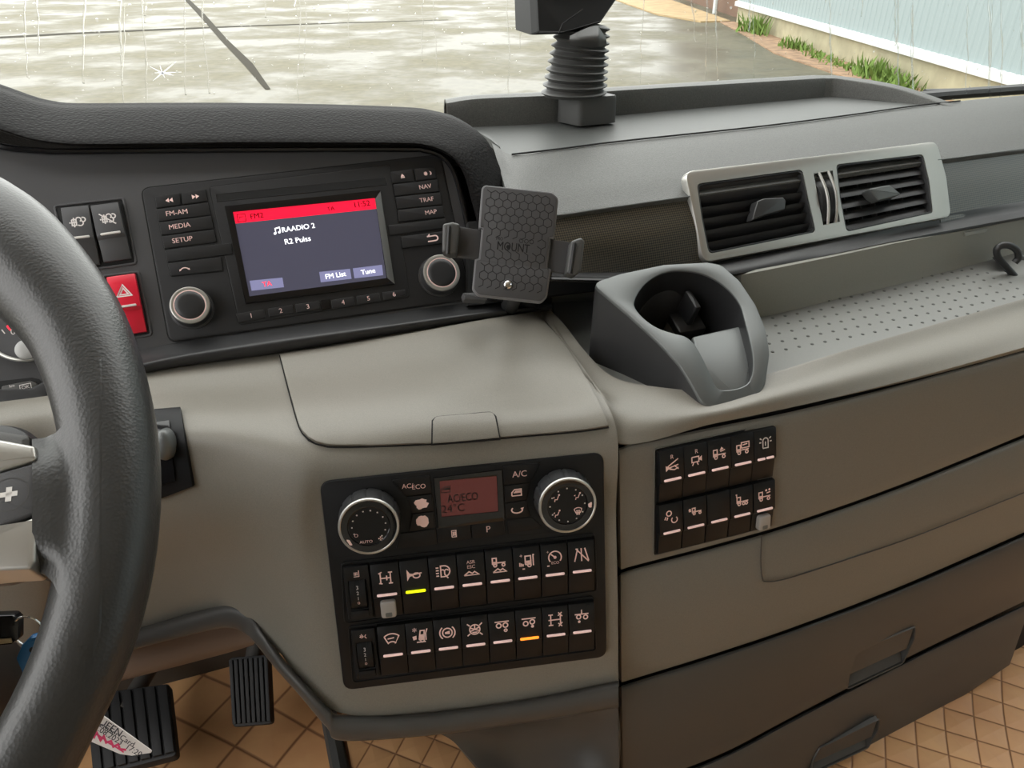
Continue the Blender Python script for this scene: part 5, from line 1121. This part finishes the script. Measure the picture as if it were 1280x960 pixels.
for q, side_ in ((lo_, 0), (ro_, 1)):
    pp = VT.pts(q, zz); p = rnd(pp, .006, 5)
    b = MB(); w_ = res(p, 60); b.ring(w_, inset(w_, .0022), -.022, zz - .0006, 'black_plastic', .0006, zi=-.02); b.fill(inset(w_, .001), -.0215, 'gap_black'); b.build('vent_box', VU)
    TL, TR, BR, BL = [Vector(k) for k in (pp[0], pp[1], pp[3], pp[4])]; ML, MR = Vector(pp[5]), Vector(pp[2])
    edge = lambda A, M_, B, t: (A * (1 - t) * (1 - 2 * t) + M_ * 4 * t * (1 - t) + B * t * (2 * t - 1))
    ns = 6
    for k in range(ns):
        t = (k + .55) / ns * .98; a, e = edge(TL, ML, BL, t), edge(TR, MR, BR, t); a = a.lerp(e, .02); e = a.lerp(e, .985); n_ = Vector((-(e - a).y, (e - a).x)).normalized()
        pr3 = ((-.0058, -.0105), (.0052, .0005)) if side_ == 0 else ((-.0056, .0005), (.0046, -.0062))
        (s0, z0_), (s1, z1_) = pr3; th = .0009; prof = []
        for q in range(9):
            w = q / 8; prof.append((s0 + (s1 - s0) * w, z0_ + (z1_ - z0_) * w + th * math.sin(math.pi * w)))
        for q in range(8, -1, -1):
            w = q / 8; prof.append((s0 + (s1 - s0) * w, z0_ + (z1_ - z0_) * w - .0005 - th * math.sin(math.pi * w)))
        prof = [(n_ * sv, zv) for sv, zv in prof]; b = MB()
        b.loops([[(a + o)[:] + (z,) for o, z in prof], [(e + o)[:] + (z,) for o, z in prof]], 'black_plastic'); b.build('slat', VU)
    for k in range(5):
        t = .17 + k * .165; a, e = edge(TL, ML, BL, .06), edge(BL, ML, TL, .06); a = TL.lerp(TR, t); e = BL.lerp(BR, t); b = MB(); d_ = (TR - TL).normalized() * .0007
        b.loops([[(a - d_)[:] + (-.021,), (a + d_)[:] + (-.021,), (e + d_)[:] + (-.021,), (e - d_)[:] + (-.021,)], [(a - d_)[:] + (-.014,), (a + d_)[:] + (-.014,), (e + d_)[:] + (-.014,), (e - d_)[:] + (-.014,)]], 'graphite'); b.build('fin', VU)
b = MB(); p = rnd(VT.pts([(947, 251), (955, 248), (979, 246.5), (982.5, 251), (981, 262), (956, 269), (940, 276)], .009), .002); b.prism(p, -.002, .0095, 'satin_dark', .0016, 3, cap0=True); b.build('vent_tab', VU)
b = MB(); p = rnd(VT.pts([(1086, 236), (1112, 231), (1127, 243), (1098, 251)], .011), .002); b.prism(p, -.002, .0115, 'silver_soft', .0016, 3, cap0=True); b.build('vent_tab', VU)
b = MB(); m_ = ccw(mq); b.fill(inset(m_, -.0004), -.0052, 'gap_black'); b.build('wheel_well', VU)
mc = [Vector(q) for q in VT.pts([(1017, 217), (1041, 213), (1050, 277), (1029, 281.5)], zz)]
for u0, u1 in ((.05, .45), (.55, .95)):
    A = mc[0].lerp(mc[1], u0), mc[0].lerp(mc[1], u1), mc[3].lerp(mc[2], u1), mc[3].lerp(mc[2], u0); b = MB(); L = []
    for k in range(15):
        t = .06 + .88 * k / 14; a, e = A[0].lerp(A[3], t), A[1].lerp(A[2], t); z = -.004 + .0125 * math.sin(math.pi * (k / 14)) ** .8; zb = z - (.0006 if k % 2 else 0); L.append([(a[0], a[1], -.0055), (a[0], a[1], zb), (e[0], e[1], zb), (e[0], e[1], -.0055)])
    b.loops(L, 'black_plastic', closed=False); b.build('thumbwheel', VU)
for u in (.30, .78):
    b = MB(); P = []
    for k in range(13):
        t = .0 + 1.0 * k / 12; a = mc[0].lerp(mc[3], t).lerp(mc[1].lerp(mc[2], t), u); P.append((a[0], a[1], .0035 + .007 * math.sin(math.pi * k / 12)))
    b.tube(P, .0017, 'silver', 8); b.build('wheel_bar', VU)

# ------------------------------------------------------------------ cup holder
CU_ = Fr(W(862, 400, .70), 20, 66)
CH = thing('cup_holder', CU_.M, 'black cup holder with a silver grey top standing in the left end of the bin', 'cup holder')
oc = [(743, 357), (748, 351), (775, 342), (830, 330.5), (885, 327.5), (902, 331), (925, 351), (945, 381), (957, 410), (963.5, 440), (961.5, 474), (952, 489), (892, 500), (881, 494), (850, 455), (820, 424), (785, 392)]
ic = [(792, 385), (794, 372), (806, 354), (826, 341), (851, 337), (882, 342), (907, 357), (926, 379), (931, 400), (938, 425), (944.5, 452), (942, 472), (927, 479), (903, 482), (895, 474), (880, 448), (863, 421), (840, 416), (815, 407)]
oc_ = res(rnd(CU_.pts(oc), .006, 3), 120); ic_ = CU_.pts(ic)
for _ in range(3): ic_ = [tuple(Vector(ic_[i]).lerp(Vector(ic_[(i + 1) % len(ic_)]), t)) for i in range(len(ic_)) for t in (.25, .75)]
ic_ = res(ic_, 120)
# line the two loops up by angle
def byang(L, c):
    k = min(range(len(L)), key=lambda i: abs(math.atan2(L[i][1] - c[1], L[i][0] - c[0]))); return L[k:] + L[:k]
cc = CU_.uv(865, 405); oc_, ic_ = byang(oc_, cc), byang(ic_, cc)
yb = CU_.uv(870, 430)[1]; bend = lambda y: -3.2 * max(0, yb - y) ** 2
b = MB(); t_ = lambda L, z: [(x, y, z + bend(y)) for x, y in L]
b.loops([t_(inset(oc_, -.0), -.004), t_(oc_, -.0012), t_(inset(oc_, .0006), -.0003), t_(inset(oc_, .002), 0), t_(inset(ic_, -.0012), 0), t_(inset(ic_, -.0003), -.0006), t_(ic_, -.003)], 'silver_soft', False, False); b.build('top_cover', CH)
# skirt below the cover
dn = -(UP); low = []
b = MB(True); L = [[CU_.P(x, y, -.0035 + bend(y)) for x, y in oc_]]
for dz in (.012, .05, .10): L.append([CU_.P(x, y, -.0035 + bend(y)) - UP * dz for x, y in inset(oc_, -.0 - dz * .02)])
b.loops(L, 'satin_dark', False, False); b.build('body', CH)
# well
hc = CU_.uv(862, 383); well = [q for q in ic_]
b = MB(); cx, cy = CU_.uv(861, 386); 
lp = []
for x, y in ic_: lp.append((x, y))
L = [t_(ic_, -.002), t_(inset(ic_, .001), -.03), t_(inset(ic_, .004), -.062)]
b.loops(L, 'black_plastic', False, True); b.build('well', CH)
e = CU_.uv(905, 452, -.012)
b = MB(); fl = rnd(CU_.pts([(866, 420), (946, 402), (953, 470), (932, 506), (890, 502), (872, 450)], -.013), .003); b.prism(fl, -.036, -.013, 'silver_soft', .003, 3, cap0=True); b.build('front_step', CH)
b = MB(); c = CU_.uv(872, 425, -.058); b.lathe([(.036, -.062), (.036, -.054), (.034, -.0525), (.026, -.0525), (.024, -.054), (.024, -.0615)], 'graphite', c, cap1=False, n=48); b.build('well_ring', CH)
c = CU_.uv(866, 375, -.02); b = MB(); u = Vector((0, 0, 0))
b.prism(rrect(c[0] - .0035, c[1] - .012, c[0] + .0035, c[1] + .012, .002), -.045, -.018, 'black_plastic', .002); b.prism(rrect(c[0] - .016, c[1] - .02, c[0] + .016, c[1] + .006, .003), -.062, -.044, 'black_plastic', .002); b.build('spring_clip', CH)

# ------------------------------------------------------------------ phone mount
PM = Fr(W(645, 304, .665), 4, 30); pr_ = math.atan2(*reversed([u - v for u, v in zip(PM.uv(698, 243), PM.uv(603, 232))]))
PH = thing('phone_mount', PM.M, 'empty grey phone mount with honeycomb face and two side jaws', 'phone mount')
po = [(602, 235), (606, 231), (690, 240), (698.5, 247), (693, 298), (688, 298.5), (684.5, 335), (689, 336), (684, 372), (677, 379), (597, 370), (590, 362), (593.5, 324), (598.5, 323), (602, 286), (598, 285.5)]
p = ccw(PM.pts(po)); rr_ = [.006, .006, .006, .006, .0005, .0005, .0005, .0005, .006, .006, .006, .006, .0005, .0005, .0005, .0005]
if area(PM.pts(po)) < 0: rr_ = rr_[::-1]
rr_ = [max(q, .0013) for q in rr_]; pl = rnd(p, rr_, 5); b = MB(); b.prism(pl, -.009, -.0005, 'mount_edge', .001, cap0=True); b.build('rear_plate', PH)
b = MB(); pf = rnd(inset(p, .0016), [.0048 if q > .002 else .0008 for q in rr_], 5); b.prism(pf, -.001, .0012, 'mount_grey', .0003)
# honeycomb grooves
ax_ = Vector(PM.uv(604, 234)); ux = (Vector(PM.uv(698, 244)) - ax_); wv = ux.length; ux.normalize(); vy = Vector((-ux.y, ux.x)) * -1
s_ = wv / 9.0 / math.sqrt(3); tx_ = Vector(PM.uv(640, 307)); sc = Vector(PM.uv(635, 356))
def inside(q, poly):
    r = False; n = len(poly)
    for i in range(n):
        (x1, y1), (x2, y2) = poly[i], poly[(i + 1) % n]
        if (y1 > q[1]) != (y2 > q[1]) and q[0] < (x2 - x1) * (q[1] - y1) / (y2 - y1) + x1: r = not r
    return r
pin = inset(pf, .0012); b2 = MB()
for j in range(-1, 14):
    for i in range(-1, 11):
        c = ax_ + ux * ((i + .5 * (j % 2)) * s_ * math.sqrt(3)) + vy * (j * s_ * 1.5)
        dtx = c - tx_
        if abs(dtx.dot(ux)) < .021 and abs(dtx.dot(vy)) < .0065: continue
        hx = [c + ux * (s_ * math.sin(k * math.pi / 3)) + vy * (s_ * math.cos(k * math.pi / 3)) for k in range(6)]
        for k in range(3):
            e1, e2 = hx[k], hx[k + 1]
            if inside(e1, pin) and inside(e2, pin): b2.stroke([e1, e2], .0006, .00128, 'gap_black')
for k, ch in enumerate([('PRO', 624.5, 298.5, .0042), ('MOUNT', 641.5, 309.5, .0108)]):
    c = PM.uv(ch[1], ch[2], .0012); b2.text(ch[0], c[0], c[1], ch[3], .0013, 'gap_black', pr_, .74)
for k, x in enumerate((651.5, 658, 664.5)):
    c = PM.uv(x, 301 + k * .7, .0012); b2.stroke(circ(c[0], c[1], .0018, 8 if k else 6), .0005, .0013, 'gap_black', True)
c = PM.uv(635.5, 308.8, .0012); b2.fill(circ(c[0], c[1], .0021, 6), .00132, 'gap_black')
b.v += []; face = b.build('face', PH); b2.build('honeycomb', face, smooth=False)
c = PM.uv(635, 356, .0012); b = MB(); b.lathe([(.0055, .0011), (.0048, .0016), (.0045, .0008)], 'mount_grey', c, cap1=False); b.lathe([(.0036, .001), (.0036, .0022), (.0026, .0028), (.0012, .0024)], 'chrome', c, n=20); b.build('screw', PH)
for nm, q, jaw in (('side_arm', [(570, 281), (603, 286), (598.5, 323), (568, 320)], [(554, 283), (566, 280.5), (575, 283), (571, 320), (562, 320.5), (553, 317)]), ('side_arm', [(690, 297.5), (722, 302), (716, 342), (686, 337)], [(712, 304), (724, 299.5), (728.5, 304), (724, 340), (717, 347), (706, 343)])):
    b = MB(); b.prism(rnd(PM.pts(q), .001, 2), -.010, -.0065, 'mount_grey', .0004, cap0=True); b.build(nm, PH)
    b = MB(); b.prism(rnd(PM.pts(jaw), .0025, 3), -.011, .012, 'rubber', .0025, 4, cap0=True); j_ = b.build('jaw', PH)
    pq = PM.pts(jaw, .012); b = MB(); a, e = Vector(pq[0]).lerp(Vector(pq[5]), .05), Vector(pq[0]).lerp(Vector(pq[5]), .95); a2, e2 = Vector(pq[0]).lerp(Vector(pq[2]), .35), Vector(pq[5]).lerp(Vector(pq[3]), .35)
    b.tube([a.lerp(a2, 1)[:] + (.0125,), e.lerp(e2, 1)[:] + (.0125,)], .0016, 'black_plastic', 8); b.build('jaw_pad', j_)
b = MB(True); b.tube([PM.P(-.004, -.02, -.009), PM.P(-.006, -.03, -.03), W(642, 372, .73), W(636, 385, .78)], [.011, .009, .008, .010], 'black_plastic', 14); b.build('arm', PH)
cl = Fr(W(592, 371, .715), 15, 40); b = MB(); b.prism(rnd(cl.pts([(578, 367), (597, 366.5), (610, 369), (608, 376), (580, 375)]), .001), -.01, .003, 'mount_grey', .0012, cap0=True); b.build('clip', PH, xf=WM[PH.name].inverted() @ cl.M)

# ------------------------------------------------------------------ hook in the bin
b = MB(True); q0 = Hz(1258, 336, BZ)
P = [(1268, 345), (1258, 334), (1248, 322), (1246, 312), (1252, 307), (1262, 307), (1271, 313), (1273, 322), (1268, 328)]
dk = (q0 - EYE).dot(CF)
HK = thing('hook', q0, 'black plastic hook standing in the bin at the right edge', 'hook')
b.tube(cat([W(x, y, dk * (.975 + .0006 * (y - 330))) for x, y in P], 40), .0042, 'black_plastic', 10); b.build('hook_ring', HK)
b = MB(True); b.loops([[W(x, y, dk * .99) for x, y in ((1240, 322), (1250, 318), (1272, 344), (1262, 345))], [W(x, y, dk * 1.02) for x, y in ((1240, 322), (1250, 318), (1272, 344), (1262, 345))]], 'black_plastic'); b.build('hook_foot', HK)
b = MB(True); b.tube([W(1272, 321, dk * .97), W(1284, 323, dk * .97), W(1310, 316, dk * .97)], .0035, 'silver_soft', 8); b.build('rod', HK)

# ------------------------------------------------------------------ bellows stalk with the black housing on the tray
tb = Hz(733, 153, TZ); BS = thing('bellows_stalk', tb, 'black rubber bellows on a square base carrying an angular black housing', 'camera stand')
BF_ = Fr(tb, 28, 0); bx = Fr(tb, 28, 0)
tp4 = [Hz(693, 151, TZ), Hz(724, 158, TZ), Hz(773, 153, TZ)]; tp4.append(tp4[0] + tp4[2] - tp4[1])
ctr = (tp4[0] + tp4[2]) / 2
def lev(L, z): return [q + UP * z for q in L]
def rnd3(L, r): 
    z = L[0].z; return [Vector((x, y, z)) for x, y in rnd([(q.x, q.y) for q in L], r, 4)]
bs = rnd3(tp4, .008); shr = lambda L, k: [ctr.lerp(q, k) + UP * (q.z - ctr.lerp(q, k).z) for q in L]
b = MB(True); b.loops([bs, lev(shr(bs, .985), .030), lev(shr(bs, .97), .033), lev(shr(bs, .94), .034)], 'rubber', False, True); b.build('base', BS)
b = MB(True); L = []; nr = 10; z0 = .034; 
def bc(t): return ctr + UP * (z0 + .087 * t) + XT * (-.020 + .010 * t)
for k in range(nr * 8 + 1):
    t = k / (nr * 8); ph = (k % 8) / 8 * 2 * math.pi; rb_ = Lr(.044, .034, t) - .0035 * (1 + math.cos(ph)) * .9
    c = bc(t); L.append([c + XT * rb_ * math.cos(a) + (-BT) * rb_ * .9 * math.sin(a) + UP * (.006 * math.cos(a) * -1 * t) for a in [i * math.pi / 18 for i in range(36)]])
b.loops(L, 'rubber', False, True); b.build('bellows', BS, ang=60)
c = bc(1.0)
dh = (c - EYE).dot(CF)
b = MB(True); b.slab(patch([[(712, 45, dh - .046), (722, 40, dh - .050), (736, 34, dh - .044), (747, 32, dh - .042), (750, 36, dh - .040), (757, 46, dh - .030)], [(712, 50, dh - .046), (722, 50, dh - .052), (736, 48, dh - .054), (747, 48, dh - .052), (752, 48, dh - .044), (758, 51, dh - .030)], [(712, 56, dh - .034), (722, 58, dh - .036), (736, 59, dh - .036), (747, 59, dh - .034), (752, 58, dh - .030), (758, 56, dh - .02)]], 24, 10), .006, 'rubber'); b.build('boot', BS, ang=60)
b = MB(True); q = [(664, 44), (700, 43), (747, 29), (758, 28), (770, -2), (776, -60), (668, -70), (662, -10)]
fr_ = [W(x, y, dh - .035) for x, y in ((664.5, 43), (699, 42.5), (700, 20), (697, -70), (668, -70), (663, 0))]
A = [W(664, 44, dh - .02), W(699, 43, dh - .04), W(749, 29, dh - .015), W(770, -2, dh + .03), W(780, -70, dh + .03), W(730, -75, dh - .03), W(698, -75, dh - .045), W(668, -75, dh - .02), W(662, -5, dh - .015)]
B_ = [q_ + (-BT) * .055 + UP * (.0 if i < 4 else 0) for i, q_ in enumerate(A)]
cA = sum(A, Vector()) / len(A)
Fq = [cA.lerp(q_, .93) - BT * -.012 for q_ in A]
b.loops([B_, A, Fq], 'housing_black', True, True); b.build('housing', BS, ang=15, bevel=.002)
b = MB(True); b.tube([W(699, 41, dh - .055), W(703, 30, dh - .058), W(728, 12, dh - .048)], .0008, 'gap_black', 6); b.build('housing_seam', BS)

# ------------------------------------------------------------------ floor and footwell
def quilt(name, x0, x1, y0, y1, z, step=.02, s=.035, rot=45):
    "padded mat in truck metres: across, forward"
    nx, ny = int((x1 - x0) / step), int((y1 - y0) / step); G = []; UVs = []; c, k = math.cos(R(rot)), math.sin(R(rot))
    for i in range(ny + 1):
        row = []
        for j in range(nx + 1):
            x, y = x0 + (x1 - x0) * j / nx, y0 + (y1 - y0) * i / ny
            wx, wy = x + .004 * math.sin(21 * y + 9 * x), y + .004 * math.sin(17 * x - 7 * y); UVs.append(((wx * c + wy * k) / s, (-wx * k + wy * c) / s))
            row.append(tk(x, y, z + .002 * math.sin(9 * x + 5 * y) * math.cos(8 * y)))
        G.append(row)
    b = MB(True); b.grid(G, 'brown_mat'); o = b.build(name, ang=80); l = o.data.uv_layers.new(name='quilt')
    for q in o.data.loops: l.data[q.index].uv = UVs[q.vertex_index]
    return o
def tkpx(px, py, z):
    q = Hz(px, py, z) - EYE; return q.dot(XT), -q.dot(BT)
o = quilt('floor', .0, 1.7, -.9, 1.0, -.83); o['kind'] = 'structure'
o = quilt('footwell_floor', -.85, -.012, -.5, .95, -1.0, s=.07); o['kind'] = 'structure'
b = MB(True); b.loops([[tk(-.012, -.9, -1.0), tk(.01, -.9, -1.0), tk(.01, 1.0, -1.0), tk(-.012, 1.0, -1.0)], [tk(-.006, -.9, -.832), tk(.01, -.9, -.832), tk(.01, 1.0, -.832), tk(-.006, 1.0, -.832)]], 'brown_mat'); struct('tunnel_side', b)
b = MB(True); b.tube([tk(-.004, -.6, -.828), tk(-.004, .2, -.828), tk(-.012, .5, -.83), tk(-.02, .9, -.85)], .011, 'rubber', 8); struct('trim_1', b)
b = MB(True); b.loops([[tk(-.85, .90, -1.05), tk(1.7, .90, -1.05), tk(1.7, .96, -1.05), tk(-.85, .96, -1.05)], [tk(-.85, .80, -.25), tk(1.7, .80, -.25), tk(1.7, .96, -.25), tk(-.85, .96, -.25)]], 'cab_dark'); struct('wall_front', b)
def pedal(q, d0, d1, lb, nrib, name='pedal'):
    TL, TR, BR, BL = q; A = [W(*TL, d0), W(*TR, d0), W(*BR, d1), W(*BL, d1)]; h = (A[1] - A[0]).normalized(); n = h.cross((A[0] - A[3]).normalized()).normalized(); v = n.cross(h)
    M = Matrix((h, v, n)).transposed().to_4x4(); M.translation = (A[2] + A[3]) / 2; t = thing(name, M, lb, 'pedal'); inv = M.inverted(); L = [(inv @ a)[:2] for a in A]
    b = MB(); b.prism(rnd(L, .006, 4), -.012, 0, 'pedal_rubber', .002, cap0=True); b.build('pad', t)
    for k in range(nrib):
        u = (k + .5) / nrib; e = .38 / nrib; T = [Vector(x) for x in L]; g = [T[0].lerp(T[1], u - e).lerp(T[3].lerp(T[2], u - e), .04), T[0].lerp(T[1], u + e).lerp(T[3].lerp(T[2], u + e), .04), T[0].lerp(T[1], u + e).lerp(T[3].lerp(T[2], u + e), .96), T[0].lerp(T[1], u - e).lerp(T[3].lerp(T[2], u - e), .96)]
        b = MB(); b.prism([tuple(x) for x in g], -.001, .004, 'pedal_rubber', .0012); b.build('rib', t)
    c = (Vector(L[0]) + Vector(L[1])) / 2; b = MB(); b.tube([(c.x, c.y - .03, -.008), (c.x, c.y + .03, -.03), (c.x, c.y + .22, -.10)], .012, 'cab_dark', 10); b.build('pedal_arm', t)
pedal([(286, 822), (336, 818), (340, 905), (291, 909)], 1.06, 1.02, 'black upright ribbed rubber pedal in the footwell under the console', 8)
pedal([(110, 872), (214, 858), (218, 940), (120, 975)], 1.02, .93, 'wide dark rubber pedal behind the paper card', 7)
